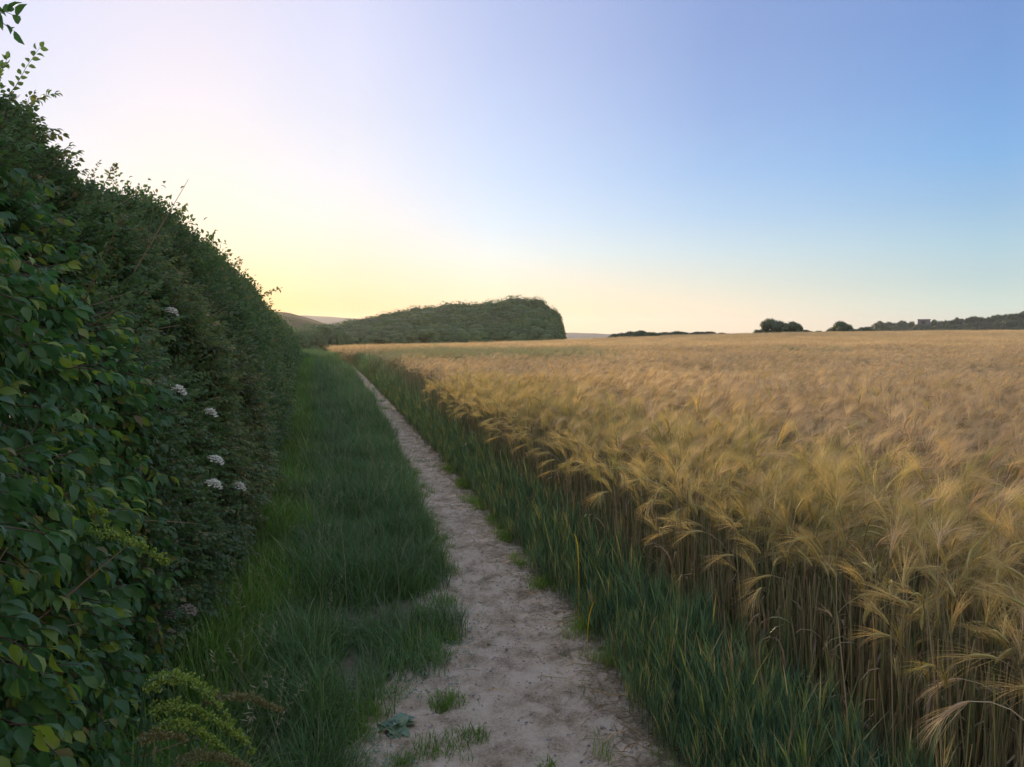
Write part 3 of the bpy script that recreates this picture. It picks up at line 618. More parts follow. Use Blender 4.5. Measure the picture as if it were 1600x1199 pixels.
def bunch(seed, mat, n_, rad, ll):
    r = np.random.default_rng(seed); mb = MB()
    for i in range(n_):
        p = r.normal(0, rad*.5, 3); d = r.normal(size=3)*.8+np.array([.7, 0, 0]); leaf(mb, p, d, UP+r.normal(0, .6, 3), ll*r.uniform(.7, 1.3), ll*.65, mat, r.random())
    return mb.obj('bunch', link=False)
tho2 = [bunch(940+k, M['thorn'], 60, .17, .045) for k in range(8)]
tho2_b = [bunch(1240+k, M['thorn_b'], 60, .17, .048) for k in range(8)]
tho3 = [bunch(960+k, M['thorn'], 60, .26, .075) for k in range(8)]
shoot_s = [sprig(980+k, M['thorn'], .5, 26, .036, .024, up=.3, droop=.0) for k in range(6)]
BIG = [MB() for _ in range(6)]
for k, mb in enumerate(BIG): leaf(mb, np.zeros(3), np.array([1, 0, -.1]), UP, .052, .029, M['dogwood'], .12+k*.16, .2)
BIGM = [mb.mesh('leaf', True) for mb in BIG]
def rot_to(nx, nz, n, jit, droop=0):
    """euler XYZ turning +X towards the outward normal of the face with jitter"""
    d = np.stack([nx+rng.normal(0, jit, n), rng.normal(0, jit, n)*1.3, nz-droop+rng.normal(0, jit, n)], 1); d /= np.linalg.norm(d, axis=1)[:, None]
    return np.stack([rng.uniform(-.6, .6, n), -np.arcsin(d[:, 2]), np.arctan2(d[:, 1], d[:, 0])], 1)
def shrub(name, y0, y1, protos_, dens, layers, label, cat='shrub', big=0, smin=0, smax=SL, jit=.55, scale=1.0, group='shrubs of the hedge', stems=4, shoots=0, stem_r=.02):
    yc = (y0+y1)/2; zc = 0; xb = float(hedge_base(yc))-.5; root = empty(name, (xb, yc, float(H(xb, yc)))); tag(root, label, cat, group)
    area = (y1-y0)*(smax-smin); n = int(area*dens); y = rng.uniform(y0-.12, y1+.12, n); s = rng.uniform(smin, smax, n)
    dep = np.abs(rng.normal(0, layers, n))-.06+.16*sm(.12, .5, noise(y*2.7+5, s*2.7))+.10*sm(.1, .5, noise(y*7, s*7+3)); x, z, nx, nz = hedge_pt(y, s, dep); ok = z > .04; x, y, z, nx, nz = x[ok], y[ok], z[ok], nx[ok], nz[ok]; n = len(x)
    pts = np.stack([x-xb, y-yc, z], 1); sc_ = rng.normal(1, .15, n)*scale
    o = scatter('foliage', protos_, pts, rot_to(nx, nz, n, jit, .15), sc_, parent=root); o['kind'] = 'stuff'
    for k in range(stems):
        yy = rng.uniform(y0, y1); mb = MB(); q = rng.uniform(.6, 2.6); x_, z_, _, _ = hedge_pt(yy, q, .35); x0_ = float(hedge_base(yy))-rng.uniform(.45, .9)
        a = np.array([x0_-xb, yy-yc, -.02]); b = np.array([float(x_)-xb, yy-yc+rng.normal(0, .15), float(z_)]); mid = a*.5+b*.5+np.array([-.12, 0, .1]); mb.tube([a, a*.6+mid*.4, mid, b], [stem_r, stem_r*.8, stem_r*.6, stem_r*.3], M['bark'], .5, 6); mb.obj('stem', root)
    if big:
        for k in range(big):
            for _ in range(20):
                yy = rng.uniform(max(y0, 1.35), y1); s_ = rng.uniform(.05, 3.4); x_, z_, nx_, nz_ = hedge_pt(yy, s_, rng.uniform(-.13, -.04))
                if z_ > .08: break
            child('leaf', BIGM[rng.integers(0, 6)], root, (float(x_)-xb, yy-yc, float(z_)), (rng.uniform(-.7, .7), rng.uniform(.2, 1.1), rng.normal(0, .9)-.5), float(rng.uniform(.7, 1.0)))
    for k in range(5 if y0 < 12 else 0):
        yy = rng.uniform(y0, y1); s_ = rng.uniform(.3, 3.4); x_, z_, nx_, nz_ = hedge_pt(yy, s_, .1); mb = MB(); a = np.array([float(x_)-xb, yy-yc, float(z_)]); d = np.array([float(nx_), rng.normal(0, .5), float(nz_)+rng.normal(.2, .4)]); l_ = rng.uniform(.25, .5)
        b = a+d*l_*.5; mb.tube([a, b, b+d*l_*.4+rng.normal(0, .05, 3)], [.004, .003, .001], M['dryleaf'], .4, 4)
        for q in range(3): t0 = a+(b-a)*rng.uniform(.3, 1); mb.tube([t0, t0+d*.1+rng.normal(0, .06, 3)], [.002, .001], M['dryleaf'], .4, 3)
        mb.obj('dead_twig', root)
    for k in range(shoots):
        yy = rng.uniform(y0, y1); s_ = rng.uniform(2.7, 4.0) if k % 3 else rng.uniform(1.0, 2.7); x_, z_, nx_, nz_ = hedge_pt(yy, s_, .05)
        o = child('shoot', shoot_s[rng.integers(0, 6)].data, root, (float(x_)-xb, yy-yc, float(z_)), (rng.uniform(-.5, .5), rng.uniform(-1.5, -.7), rng.uniform(-1.2, .9)), float(rng.uniform(.5, 1.0))*scale)
    return root
def T(y0, y1, lbl, **k): pass
shrub('dogwood_shrub', -1.2, 1.2, dog, 330, .14, 'broad-leaved shrub beside the viewer, its leaves cut off by the left edge', smax=3.6, stems=3)
shrub('dogwood_shrub', 1.2, 2.2, dog, 900, .12, 'nearest broad-leaved shrub of the hedge with yellowish drooping leaves', big=290, stems=7, shoots=6)
DW = shrub('dogwood_shrub', 2.2, 3.15, dog, 850, .12, 'second broad-leaved shrub with leaf sprays hanging over the dark gap', big=260, stems=7, shoots=12)
shrub('hawthorn_shrub', 3.15, 4.9, tho, 1300, .14, 'dark small-leaved shrub right after the broad-leaved ones, behind the three white flower heads', stems=6, shoots=34)
HW = shrub('hawthorn_shrub', 4.9, 6.8, tho_b+tho[:3], 1150, .14, 'tall small-leaved shrub with a leafy spray sticking up at its top', stems=6, shoots=34)
shrub('hawthorn_shrub', 6.8, 8.8, tho, 1000, .14, 'grey-green shrub in the middle of the hedge, uneven top', stems=4, shoots=34)
ys_ = [8.8, 11, 13.6, 16.6, 20.2, 24.5, 30]
ds = ['rounded shrub where the hedge starts to look hazy', 'fine-leaved shrub with short spiky shoots on its crest', 'shrub at the last high point of the hedge before it drops', 'shrub on the step down of the hedge top, edged with glowing leaves', 'lower shrub with a long loose spray leaning right against the yellow sky', 'low shrub near the far end of the hedge']
for k in range(6):
    HK = shrub('hawthorn_shrub', ys_[k], ys_[k+1], [tho2, tho2_b+tho2[:2], tho2, tho2+tho2_b][k % 4], 170 if k < 3 else 120, .14, ds[k], stems=3, shoots=34, scale=1.0+.05*k); HKS = (HKS if k else [])+[HK]
for (a, b), d in zip(((30, 37), (37, 46), (46, 58)), ('far shrub of the hedge beside the bright strip of grass', 'farther shrub of the hedge against the brown hillside', 'last shrub at the far end of the hedge')):
    shrub('hawthorn_shrub', a, b, tho3, 60, .15, d, stems=3, shoots=20, scale=1.3)

# long sprays against the sky
def spray(root, x0, y0, x1, y1, dist, seed, mat, ll, nl):
    """a long leafy shoot from one spot of the hedge to another"""
    A, B = at_dist(x0, y0, dist), at_dist(x1, y1, dist); off = np.array(root.location); r = np.random.default_rng(seed); mb = MB(); n = 6; L_ = np.linalg.norm(B-A)
    P_ = np.array([A*(1-t)+B*t+UP*L_*.10*math.sin(math.pi*t)+r.normal(0, .012*L_, 3) for t in np.linspace(0, 1, n+1)])-off
    mb.tube(P_, [.006*(1-.8*i/n)*L_**.5 for i in range(n+1)], M['bark_stem'], .4, 5)
    for i in range(nl):
        t = (.15+.85*(i+.5)/nl)*n; j = min(int(t), n-1); p = P_[j]+(P_[j+1]-P_[j])*(t-j); a = (P_[j+1]-P_[j]); a /= np.linalg.norm(a)
        dd = a*r.uniform(.3, .9)+r.normal(0, .6, 3); leaf(mb, p, dd, UP+r.normal(0, .6, 3), ll*r.uniform(.7, 1.2), ll*.5, mat, r.random())
    mb.obj('shoot', root, smooth=True)
spray(DW, -90, 5, 30, 28, 2.5, 1, M['dogwood'], .046, 13)
spray(DW, -60, 10, 26, 52, 2.6, 2, M['dogwood'], .040, 9)
spray(HW, 10, 190, 88, 146, 6.2, 3, M['thorn'], .05, 30)
spray(HW, -10, 150, 12, 90, 6.2, 4, M['thorn'], .05, 24)
spray(HW, 20, 210, 78, 208, 6.2, 5, M['thorn'], .05, 24)
spray(HKS[0], 100, 262, 122, 238, 8.5, 6, M['thorn'], .06, 20)
spray(HKS[0], 160, 296, 184, 256, 9.5, 7, M['thorn'], .06, 26)
spray(HKS[1], 215, 335, 242, 305, 12, 8, M['thorn'], .07, 22)
spray(HKS[1], 268, 362, 288, 326, 12.6, 9, M['thorn'], .07, 24)
spray(HKS[2], 318, 400, 336, 364, 15.5, 10, M['thorn'], .08, 24)
spray(HKS[3], 345, 440, 378, 404, 18, 11, M['thorn'], .09, 24)
spray(HKS[3], 350, 450, 392, 436, 18.4, 12, M['thorn'], .09, 22)
spray(HKS[4], 385, 480, 438, 452, 22, 13, M['thorn'], .12, 36)
spray(HKS[4], 380, 474, 405, 456, 22, 14, M['thorn'], .11, 20)
def on_face(px, py, back, fallback):
    """first spot along a line of sight that is just outside the hedge's face"""
    d = ray(px, py)
    for t in np.arange(.8, 30, .03):
        p = np.array([0, 0, EYE])+d*t
        if p[2] < .03: break
        hs = float(np.interp(p[1], HY, HS)*(1+.05*noise(p[1]*.7, 1.7))); s_ = float(np.interp(p[2]/hs, PROF[:, 1], seg)); x_, z_, nx_, nz_ = hedge_pt(p[1], s_, -.17)
        if p[0] < float(x_): return np.array([0, 0, EYE])+d*(t-back)
    return at_x(px, py, fallback)

# ------------------------------------------------------------------ flower heads
def umbel(px, py, x, rad, mat, label, dome=.6, name='umbel_flower', tilt=(0, .5)):
    rad *= 1.15; p = on_face(px, py, .07, x); gz = float(H(p[0]-.25, p[1]))
    root = empty(name, (p[0]-.22, p[1], gz)); tag(root, label, 'flower', 'flower heads on the hedge')
    top = np.array([.22, 0, p[2]-gz]); r = np.random.default_rng(int(px*3+py)); mb = MB()
    mb.tube([np.zeros(3), top*[.2, 1, .5], top*[.8, 1, .9], top-[0, 0, rad*.8]], [.005, .004, .003, .0025], M['greystem'], .4, 5); mb.obj('stem', root)
    rays_ = MB(); fl = MB(); n = 30; out = Matrix.Rotation(tilt[1], 3, 'Y') @ Matrix.Rotation(tilt[0], 3, 'X')
    for i in range(n):
        a = i*2.4; q = rad*math.sqrt((i+.5)/n); c = np.array(out @ Vector((math.cos(a)*q, math.sin(a)*q, dome*rad*(1-(q/rad)**2)*1.2)))+top
        rays_.strip([top-[0, 0, rad*.8], c], [.002, .0012], np.array([0, 1, 0]), M['greystem'], .3)
        for j in range(14):
            e = c+r.normal(0, rad*.085, 3)*[1, 1, .45]; s_ = rad*.13; d1 = r.normal(0, .5, 3)+[1, 0, 0]; d2 = r.normal(0, .5, 3)+[0, 1, 0]; fl.face([e-d1*s_*.5-d2*s_*.5, e+d1*s_*.5-d2*s_*.4, e+d1*s_*.4+d2*s_*.5, e-d1*s_*.5+d2*s_*.4], mat, r.random())
    rays_.obj('rays', root); fl.obj('florets', root)
umbel(372, 762, -.50, .040, M['white'], 'largest white flower head, furthest right, standing out over the grass')
umbel(333, 759, -.56, .036, M['white'], 'white flower head just left of the largest one')
umbel(336, 721, -.60, .036, M['white'], 'flat white flower head above the pair at the hedge foot')
umbel(328, 647, -.64, .034, M['white'], 'small white flower head halfway up the hedge')
umbel(276, 611, -.68, .036, M['white'], 'narrow white flower head left of the small halfway one', .5)
umbel(318, 492, -.92, .035, M['white'], 'faint flower head high in the hazy part of the hedge, right one of two')
umbel(268, 489, -.90, .033, M['white'], 'faint flower head high in the hazy part of the hedge, left one of two')
umbel(265, 962, -.56, .024, M['tan'], 'small round cream flower head low at the hedge foot')
umbel(293, 955, -.54, .032, M['tan'], 'faded brownish flower head touching the cream one')
umbel(447, 530, -1.15, .06, M['white'], 'pale flower head at the far end of the hedge')

# ------------------------------------------------------------------ arching yellow-green plumes
def plume(root, a, b, sag, thick, mat, seed, off):
    r = np.random.default_rng(seed); a = np.array(a)-off; b = np.array(b)-off; n = 16; pts = []
    for i in range(n+1): t = i/n; pts.append(a*(1-t)+b*t+UP*sag*math.sin(math.pi*t**.8))
    P_ = np.array(pts); st = MB(); st.tube(pts, [.004*(1-.7*i/n) for i in range(n+1)], M['greystem'], .3, 5)
    fl = MB(); ax = b-a; ax /= np.linalg.norm(ax); sd_ = np.cross(ax, UP); sd_ /= np.linalg.norm(sd_)
    for i in range(210):
        t = r.random()**.85; p = P_[int(t*n)]; l_ = thick*(1-.75*t**1.5)*r.uniform(.3, 1); d = sd_*r.normal(0, .8)+UP*r.uniform(-.25, .9)+ax*r.uniform(.3, 1.0); d /= np.linalg.norm(d)
        st.strip([p, p+d*l_], [.0012, .0008], np.cross(d, UP), M['greystem'], .5)
        for j in range(int(5+l_*160)):
            e = p+d*l_*r.random()**.6+r.normal(0, .0035, 3); q = r.uniform(.0026, .0048); d1 = r.normal(size=3); d1 /= np.linalg.norm(d1); d2 = np.cross(d1, r.normal(size=3)); d2 /= np.linalg.norm(d2)
            fl.face([e-d1*q, e-d2*q*.6, e+d1*q, e+d2*q*.6], mat, r.random())
    o = st.obj('flower_stalk', root); fl.obj('florets', o)
def plume_plant(base, specs, label, x):
    root = empty('plumed_plant', base); tag(root, label, 'plant', 'plumed plants at the hedge foot')
    off = np.array(base)
    for k, (x0, y0, x1, y1, xa, xb_, sag, th, m) in enumerate(specs):
        A = at_dist(x0, y0, xa); B = at_dist(x1, y1, xb_); plume(root, A, B, sag, th, M[m], 1000+k+int(x0), off)
        st = MB(); A2 = A-off; st.tube([np.zeros(3), A2*[.5, .5, .6], A2], [.003, .0025, .002], M['greystem'], .4, 5)
        for q in range(16): leaf(st, A2*(.3+.7*q/16), np.random.default_rng(q+k).normal(size=3)+[.4, 0, 0], UP, .03, .012, M['dogwood'], q/16)
        st.obj('stem', root)
    rr = np.random.default_rng(int(x*100) % 977)
    mbx = MB()
plume_plant((-.66, 2.25, 0), [(95, 850, 268, 886, 2.25, 2.12, .05, .05, 'plume'), (100, 818, 165, 803, 2.3, 2.2, .02, .03, 'plume')], 'upper pair of yellow-green plumes arching out of the broad-leaved shrub', 1)
plume_plant((-.50, 1.95, 0), [(225, 1075, 403, 1188, 1.9, 1.95, .085, .040, 'plume'), (320, 1098, 442, 1112, 1.98, 2.12, .025, .026, 'plume_b'), (235, 1112, 388, 1165, 1.88, 1.9, .04, .030, 'plume'),
      (228, 1075, 340, 1088, 1.97, 2.05, .035, .030, 'plume'), (215, 1160, 292, 1154, 1.8, 1.85, .012, .022, 'plume_b'), (270, 1200, 395, 1206, 1.8, 1.85, .03, .030, 'plume_b'), (240, 1140, 370, 1192, 1.84, 1.88, .04, .028, 'plume')], 'large yellow-green plumed plant with many arching sprays in the near left corner', 2)

# ------------------------------------------------------------------ far trees and bushes
def crown_mesh(seed, R_, Hc, mat, n_lobes=26, per=95, clump=.34, low=.04, loose=0.0, lean=0):
    r = np.random.default_rng(seed); mb = MB(); k0 = mb.mi(mat)
    for q in range(n_lobes):
        a = r.random()*6.28; e = math.asin(r.uniform(.0, 1)**.8); rad = R_*r.uniform(.24, .36); c = np.array([math.cos(a)*math.cos(e)*(R_-rad*.6), math.sin(a)*math.cos(e)*(R_-rad*.6), low*Hc+math.sin(e)*(Hc*(1-low)-rad*.8)])
        c[0] += lean*c[2]; c[2] = max(c[2], rad*.5)
        # solid heart of the lobe
        b = len(mb.v); nn = 6; rn = r.random()
        if loose < .5:
            for i in range(1, 4):
                for j in range(nn): ph = math.pi*i/4; t = 6.283*j/nn; mb.v.append(tuple(c+rad*.78*np.array([math.cos(t)*math.sin(ph), math.sin(t)*math.sin(ph), math.cos(ph)*.8]))); mb.r.append(rn)
            mb.v.append(tuple(c+[0, 0, rad*.62])); mb.v.append(tuple(c-[0, 0, rad*.62])); mb.r += [rn, rn]
            for i in range(2):
                for j in range(nn): mb.f.append((b+i*nn+j, b+(i+1)*nn+j, b+(i+1)*nn+(j+1) % nn, b+i*nn+(j+1) % nn)); mb.m.append(k0)
            for j in range(nn): mb.f.append((b+3*nn, b+j, b+(j+1) % nn)); mb.m.append(k0); mb.f.append((b+3*nn+1, b+2*nn+(j+1) % nn, b+2*nn+j)); mb.m.append(k0)
        for i in range(per):
            d = r.normal(size=3); d[2] = d[2]*.8+.25; d /= np.linalg.norm(d); p = c+d*rad*(r.uniform(.78, 1.0+.5*loose))*np.array([1, 1, .85]); s_ = clump*r.uniform(.4, 1.0)
            n1 = d+r.normal(0, .55, 3); n1 /= np.linalg.norm(n1); u = np.cross(n1, r.normal(size=3)); u /= np.linalg.norm(u); v = np.cross(n1, u)
            mb.face([p-u*s_*.5, p+v*s_*.3, p+u*s_*.5+n1*s_*.1, p-v*s_*.35], mat, r.random())
    return mb.mesh('crown')
def trunk_mesh(h, r0): 
    mb = MB(); mb.tube([(0, 0, -.3), (.05, .03, h*.3), (-.06*h*.2, .05, h*.6)], [r0, r0*.8, r0*.4], M['bark'], .4, 7)
    for k in range(3): a = k*2.1; mb.tube([(0, 0, h*.25), (math.cos(a)*h*.2, math.sin(a)*h*.2, h*.55)], [r0*.5, r0*.2], M['bark'], .4, 5)
    return mb.mesh('trunk')
CR = [crown_mesh(1100+k, 1, 1.15, M['crown'], 48, 150, .058) for k in range(8)]
CD = [crown_mesh(1120+k, 1, 1.2, M['crown_dark'], 30, 90, .10) for k in range(6)]
CL = [crown_mesh(1140+k, 1, 1.2, M['crown_dark'], 30, 70, .09, loose=.6) for k in range(4)]
TR = trunk_mesh(1, .05)
def tree(name, p, hgt, rad, crown, label, cat, group, rz=None, ty=None):
    root = empty(name, p, rng.uniform(0, 6.28) if rz is None else rz); tag(root, label, cat, group)
    child('crown', crown, root, (0, 0, 0), (0, 0, 0), (rad, rad if ty is None else ty, hgt/1.15)); child('trunk', TR, root, (0, 0, 0), (0, 0, 0), (hgt, hgt, hgt)); return root
prof = [(440, 522), (470, 515), (500, 508), (530, 503), (560, 498), (600, 492), (630, 484), (660, 478), (690, 474), (730, 472), (770, 470), (800, 465), (825, 461), (848, 466), (858, 477), (868, 490), (878, 506), (888, 520)]
def py_at(px): return float(np.interp(px, [a for a, b in prof], [b for a, b in prof]))
rows = [(176, 0.0, 8.0, 'back'), (169, .14, 7.2, 'fourth'), (162, .32, 6.2, 'third'), (155, .54, 5.2, 'second'), (148, .76, 4.6, 'front')]
ORD = 'first second third fourth fifth sixth seventh eighth ninth tenth eleventh twelfth thirteenth fourteenth fifteenth sixteenth seventeenth eighteenth nineteenth twentieth'.split()
ORD += ['twenty-'+q for q in ORD[:9]]+['thirtieth']+['thirty-'+q for q in ORD[:9]]
for dist, drop, rad, rn in rows:
    px = 470 if dist > 150 else 500; i = 0; stop = 876-2*drop
    while px < stop:
        top = py_at(px); yy = top+(524-top)*drop+rng.uniform(-.2, .9)+(1.2 if 835 < px < 862 else 0); q = at_dist(px, yy, dist+rng.uniform(-2, 2)); rr = min(rad*rng.uniform(.95, 1.3), max(0, 880-px)/FPX*dist*.95+.7)
        gz = -3.0; h = max(q[2]-gz, 2.2)*1.05
        where = 'at the low left end' if px < 560 else 'on the rising left slope' if px < 680 else 'in the broad middle' if px < 790 else 'at the high right end'
        nb = tree('wind_shaped_tree', (q[0], q[1], gz), h, rr, CR[rng.integers(0, 8)], f'{ORD[i]} tree from the left in the {rn} row of the dense wind-shaped copse', 'tree', 'trees of the copse beyond the field')
        px += max(rr, 2.4)*.58/dist*FPX; i += 1
for k, (px, py, dist, rad, lb) in enumerate([(462, 517, 112, 2.6, 'brownish bush where the verge meets the hillside, nearest the hedge'), (484, 510, 118, 3.0, 'rounded dark bush below the brown hillside'), (506, 507, 125, 3.2, 'dark bush just left of where the copse begins'), (530, 514, 122, 2.6, 'low bush hugging the left foot of the copse'), (440, 520, 96, 2.2, 'bush half hidden behind the end of the hedge')]):
    q = at_dist(px, py, dist); gz = float(H(q[0], q[1]))-.1; tree('bush', (q[0], q[1], gz), q[2]-gz, rad, CR[k], lb, 'bush', 'bushes at the end of the verge')
# bushes on the crest, right
for px, py, dist, rad, cm, lb in [(1207, 498, 132, 3.0, CD[3], 'tall loose-topped bush on the field crest, left of the pair'), (1232, 502, 134, 3.1, CD[0], 'dense rounded bush on the field crest, right of the pair'), (1314, 502, 140, 2.3, CD[5], 'small round-topped tree standing alone between the bush pair and the wooded hill')]:
    q = at_dist(px, py, dist); gz = float(H(q[0], q[1]))-.1; tree('bush' if px < 1300 else 'small_tree', (q[0], q[1], gz), q[2]-gz, rad, cm, lb, 'bush' if px < 1300 else 'tree', None, rz=.4)
lows = [(1192, 514, 1.2, 'low scrub at the left foot of the loose-topped bush'), (1258, 515, 1.8, 'low scrub just right of the dense rounded bush'), (1278, 517, 1.7, 'low scrub in the dip between bush and small tree'), (1296, 516, 1.6, 'low scrub touching the small tree on its left'), (1334, 514, 2.0, 'low scrub touching the small tree on its right'), (1352, 512, 2.0, 'last low scrub before the wooded hill')]
for px, py, rad, lb in lows:
    q = at_dist(px, py, 138); gz = float(H(q[0], q[1]))-.1; tree('low_scrub', (q[0], q[1], gz), q[2]-gz, rad, CD[rng.integers(0, 6)], lb, 'scrub', 'scrub on the field crest')
low = [(968, 520), (990, 517.5), (1003, 517), (1020, 519), (1040, 519), (1058, 517.5), (1076, 519), (1092, 518), (1108, 518.5), (1124, 520), (1138, 521.5)]
for k, (px, py) in enumerate(low):
    q = at_dist(px, py, 118); gz = float(H(q[0], q[1]))-.1; tree('low_bush', (q[0], q[1], gz), q[2]-gz, 2.1, CD[k % 6], ORD[k]+' bush from the left in the low ragged line along the field crest', 'bush', 'line of low bushes on the crest')
# wooded hill
hp = [(1330, 513), (1365, 508), (1400, 503), (1450, 501), (1500, 498), (1550, 493), (1600, 488), (1700, 480)]
def hill_h(px): return float(np.interp(px, [1240, 1300, 1400, 1500, 1600, 1750, 1900], [523, 521, 514, 507, 498, 488, 480]))
for row, (dist, drop) in enumerate([(432, 0), (405, .35), (378, .65), (350, .9)]):
    px = 1345+row*4; ii = -1
    while px < 1650:
        ii += 1
        top = np.interp(px, [a for a, b in hp], [b for a, b in hp]); yy = top+(520-top)*drop+rng.uniform(-2, 1.5); q = at_dist(px, yy, dist+rng.uniform(-4, 4)); rad = rng.uniform(2.8, 4.6)
        h = rng.uniform(5.5, 7.5)
        if not (row == 0 and 1430 < px < 1456):
            tree('hill_tree', (q[0], q[1], q[2]-h), h, rad, CD[rng.integers(0, 6)], ORD[ii]+' tree from the left in the '+['crest', 'upper', 'middle', 'lowest'][row]+' row on the wooded hill', 'tree', 'trees of the wooded hill')
        px += rad*1.0/dist*FPX
q = at_dist(1374, 503, 400); tree('domed_tree', (q[0], q[1], q[2]-6), 6.2, 3.6, CD[2], 'round domed tree standing above its neighbours at the low end of the wooded hill', 'tree', None)
# the little building on the hill
q = at_dist(1444, 496, 424); bd = empty('hilltop_building', (q[0], q[1], q[2]-4.9), -R(14+28)); tag(bd, 'small flat-roofed pale building among the trees on the wooded hill', 'building')
mb = MB(); W, D, Hh = 2.7, 1.8, 3.6
mb.box((-W, -D, 0), (-1.2, -D+.25, Hh), M['wall']); mb.box((.6, -D, 0), (W, -D+.25, Hh), M['wall']); mb.box((-1.2, -D, 3.1), (.6, -D+.25, Hh), M['wall']); mb.box((-1.2, -D, 0), (.6, -D+.25, 1.4), M['wall'])
mb.box((-W, -D+.25, 0), (-W+.25, D, Hh), M['wall']); mb.box((W-.25, -D+.25, 0), (W, D, Hh), M['wall']); mb.box((-W+.25, D-.25, 0), (W-.25, D, Hh), M['wall']); mb.obj('wall', bd)
mb = MB(); mb.box((-W-.15, -D-.2, Hh+.003), (W+.15, D+.2, Hh+.35), M['roof']); mb.obj('roof', bd)
mb = MB(); mb.box((-1.2, -D+.3, 1.4), (.6, -D+.34, 3.1), M['roof']); mb.obj('window', bd)

# ------------------------------------------------------------------ weeds in the crop
def weed_clump(px, py, z, h, n, label, mat, name='green_weed'):
    p = at_z(px, py, z); mb = MB(); r = np.random.default_rng(int(px)); s_ = h*.35
    for i in range(n):
        b = np.append(r.normal(0, s_, 2), 0); t = b+UP*h*r.uniform(.5, 1)+np.append(r.normal(0, .05, 2), 0); mb.strip([b, t], [.004, .002], np.array([1, 0, 0]), mat, r.random())
        for j in range(7): leaf(mb, b+(t-b)*(.4+.6*j/7), np.append(r.normal(size=2), r.uniform(0, .6)), UP, h*.09, h*.035, mat, r.random())
    print('weed', p); o = mb.obj(name); o.location = (p[0], p[1], float(H(p[0], p[1]))); tag(o, label, 'weed')
weed_clump(1250, 547, .86, 1.0, 260, 'dark green weed clump alone in the far part of the barley field', M['weed'])
def flower_stem(px, py, z, label, mat):
    p = at_z(px, py, z); r = np.random.default_rng(5); root = empty('yellow_flower', (p[0], p[1], float(H(p[0], p[1])))); tag(root, label, 'flower')
    mb = MB(); mb.tube([(0, 0, 0), (.01, 0, z*.6), (0, 0, z)], [.0014, .0012, .001], M['gstem'], .4, 5); mb.obj('stem', root)
    mb = MB()
    for i in range(24): leaf(mb, np.array([0, 0, z-.08*r.random()])+r.normal(0, .010, 3), r.normal(size=3), UP, .012, .010, mat, r.random())
    mb.obj('florets', root)
flower_stem(966, 676, .92, 'tiny yellow flower spike poking above the barley in the middle of the field', M['yellow'])
# yellow blades at the margin
for k, (px, py, z, x, tilt) in enumerate([(918, 958, .22, 0, .5), (905, 850, .45, 0, -.4), (1045, 800, .6, 0, .3), (1150, 780, .75, 0, .2), (845, 800, .35, 0, -.6), (1563, 1075, .5, 0, .1), (1196, 785, .72, 0, -.2)]):
    p = at_z(px, py, z); mb = MB(); mb.strip([np.zeros(3), np.array([.0, 0, z*.6]), np.array([.02*tilt, 0, z]), np.array([.05*tilt, 0, z+.05]), np.array([.09*tilt, 0, z+.075])], [.003, .003, .007, .006, 0], np.array([.9, .4, 0]), M['yellow'], .5)
    o = mb.obj('withered_stalk'); o.location = (p[0], p[1], float(H(p[0], p[1]))-.01); tag(o, 'single bright yellow withered stalk among the green margin of the barley', 'grass stalk', 'yellow stalks in the margin')

# scrub on the brown hillside
for k, (px, py, rad) in enumerate([(424, 500, 3.0), (440, 507, 3.5), (452, 500, 2.6), (466, 509, 3.4), (480, 505, 2.6), (492, 512, 3.2), (430, 515, 3.4)]):
    q = at_dist(px, py, 232-k*2); tree('hillside_scrub', (q[0], q[1], q[2]-3.0), 3.2, rad, CR[k % 8], ORD[k]+' dark scrub patch from the top on the brown hillside', 'scrub', 'scrub on the brown hillside')

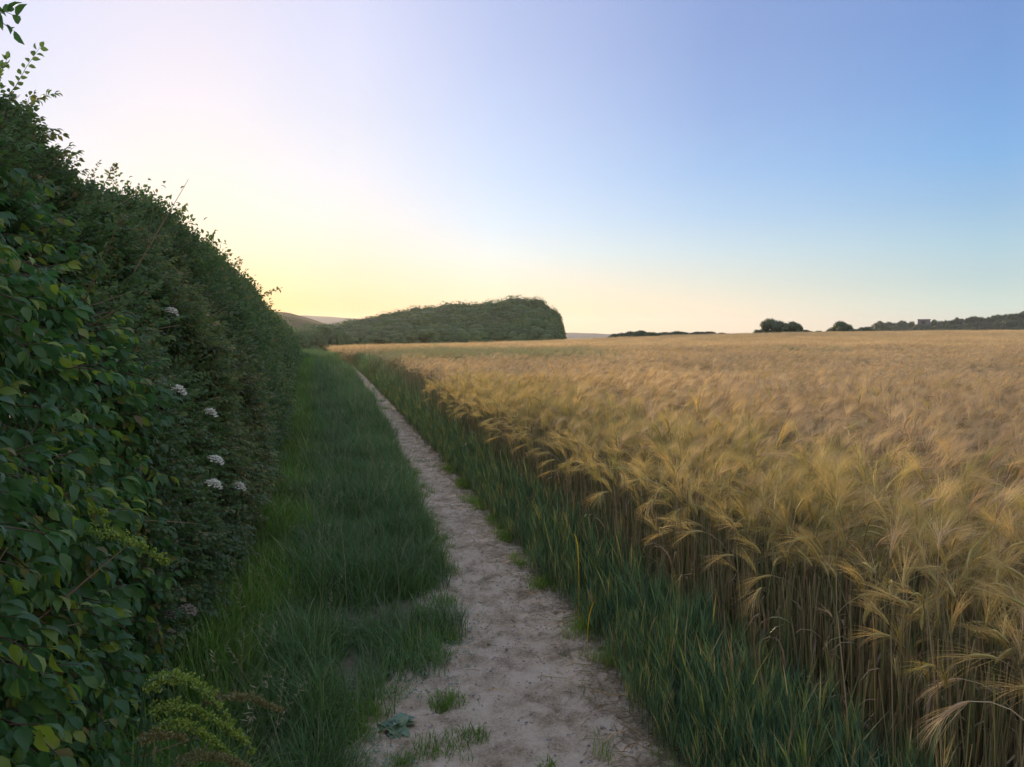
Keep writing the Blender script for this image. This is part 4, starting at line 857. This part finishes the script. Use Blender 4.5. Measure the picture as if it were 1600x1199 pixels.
# ------------------------------------------------------------------ individual barley plants along the front edge
mats3 = (M['awn_y'], M['ear_y'], M['straw'])
PL = []
for k in range(10):
    r = np.random.default_rng(1300+k); h = r.uniform(.66, .84); nod = float(r.choice([.12, .3, .6, 1.0, 1.6])); az_ = 0
    full = MB(); barley(full, (0, 0, 0), h, 0, nod, r, 0, *mats3, ld=0)
    stem = MB(); head = MB(); smi = full.mats.index(M['straw'])
    for tgt, want in ((stem, True), (head, False)):
        mp = {}
        for f, m in zip(full.f, full.m):
            if (m == smi) != want: continue
            for i_ in f:
                if i_ not in mp: mp[i_] = len(tgt.v); tgt.v.append(full.v[i_]); tgt.r.append(full.r[i_])
            tgt.f.append(tuple(mp[i_] for i_ in f)); tgt.m.append(tgt.mi(full.mats[m]))
    lf = MB(); z0 = h*r.uniform(.35, .65); pp = [np.array([0, 0, z0])]; a0 = .4; db = np.array([math.cos(k), math.sin(k), 0])
    for i in range(4): pp.append(pp[-1]+(db*math.sin(a0)+UP*math.cos(a0))*.045); a0 += .6
    lf.strip(pp, [.004, .007, .007, .004, 0], np.array([-db[1], db[0], 0]), M['dryleaf'], r.random())
    PL.append((stem.mesh('stem'), head.mesh('ear'), lf.mesh('leaf')))
for k in range(110):
    y = 2.4+8.5*rng.random()**1.1; x = float(edge_x(y))-.04+.22*rng.random(); a, b, c = PL[k % 10]
    root = empty('barley_plant', (x, y, float(H(x, y))), rng.uniform(1.6, 4.6)); root.rotation_euler[0] = rng.normal(0, .08); root.scale = (rng.uniform(.92, 1.05),)*3
    tag(root, 'yellow-green barley plant with a nodding bearded ear at the very edge of the crop', 'barley plant', 'barley plants at the edge of the crop')
    child('stem', a, root); child('ear', b, root); child('leaf', c, root)

# ------------------------------------------------------------------ evening haze
mb = MB(); hz = new_mat('haze'); mb.box((-2100, -350, -32), (2100, 2300, 34), hz); o = mb.obj('haze'); o['kind'] = 'stuff'
t = hz.node_tree; pv = t.nodes.new('ShaderNodeVolumePrincipled'); mo = t.nodes.new('ShaderNodeOutputMaterial'); t.links.new(pv.outputs[0], mo.inputs['Volume'])
pv.inputs['Density'].default_value = .00022; pv.inputs['Anisotropy'].default_value = .45; pv.inputs['Color'].default_value = (1, 1, 1, 1)
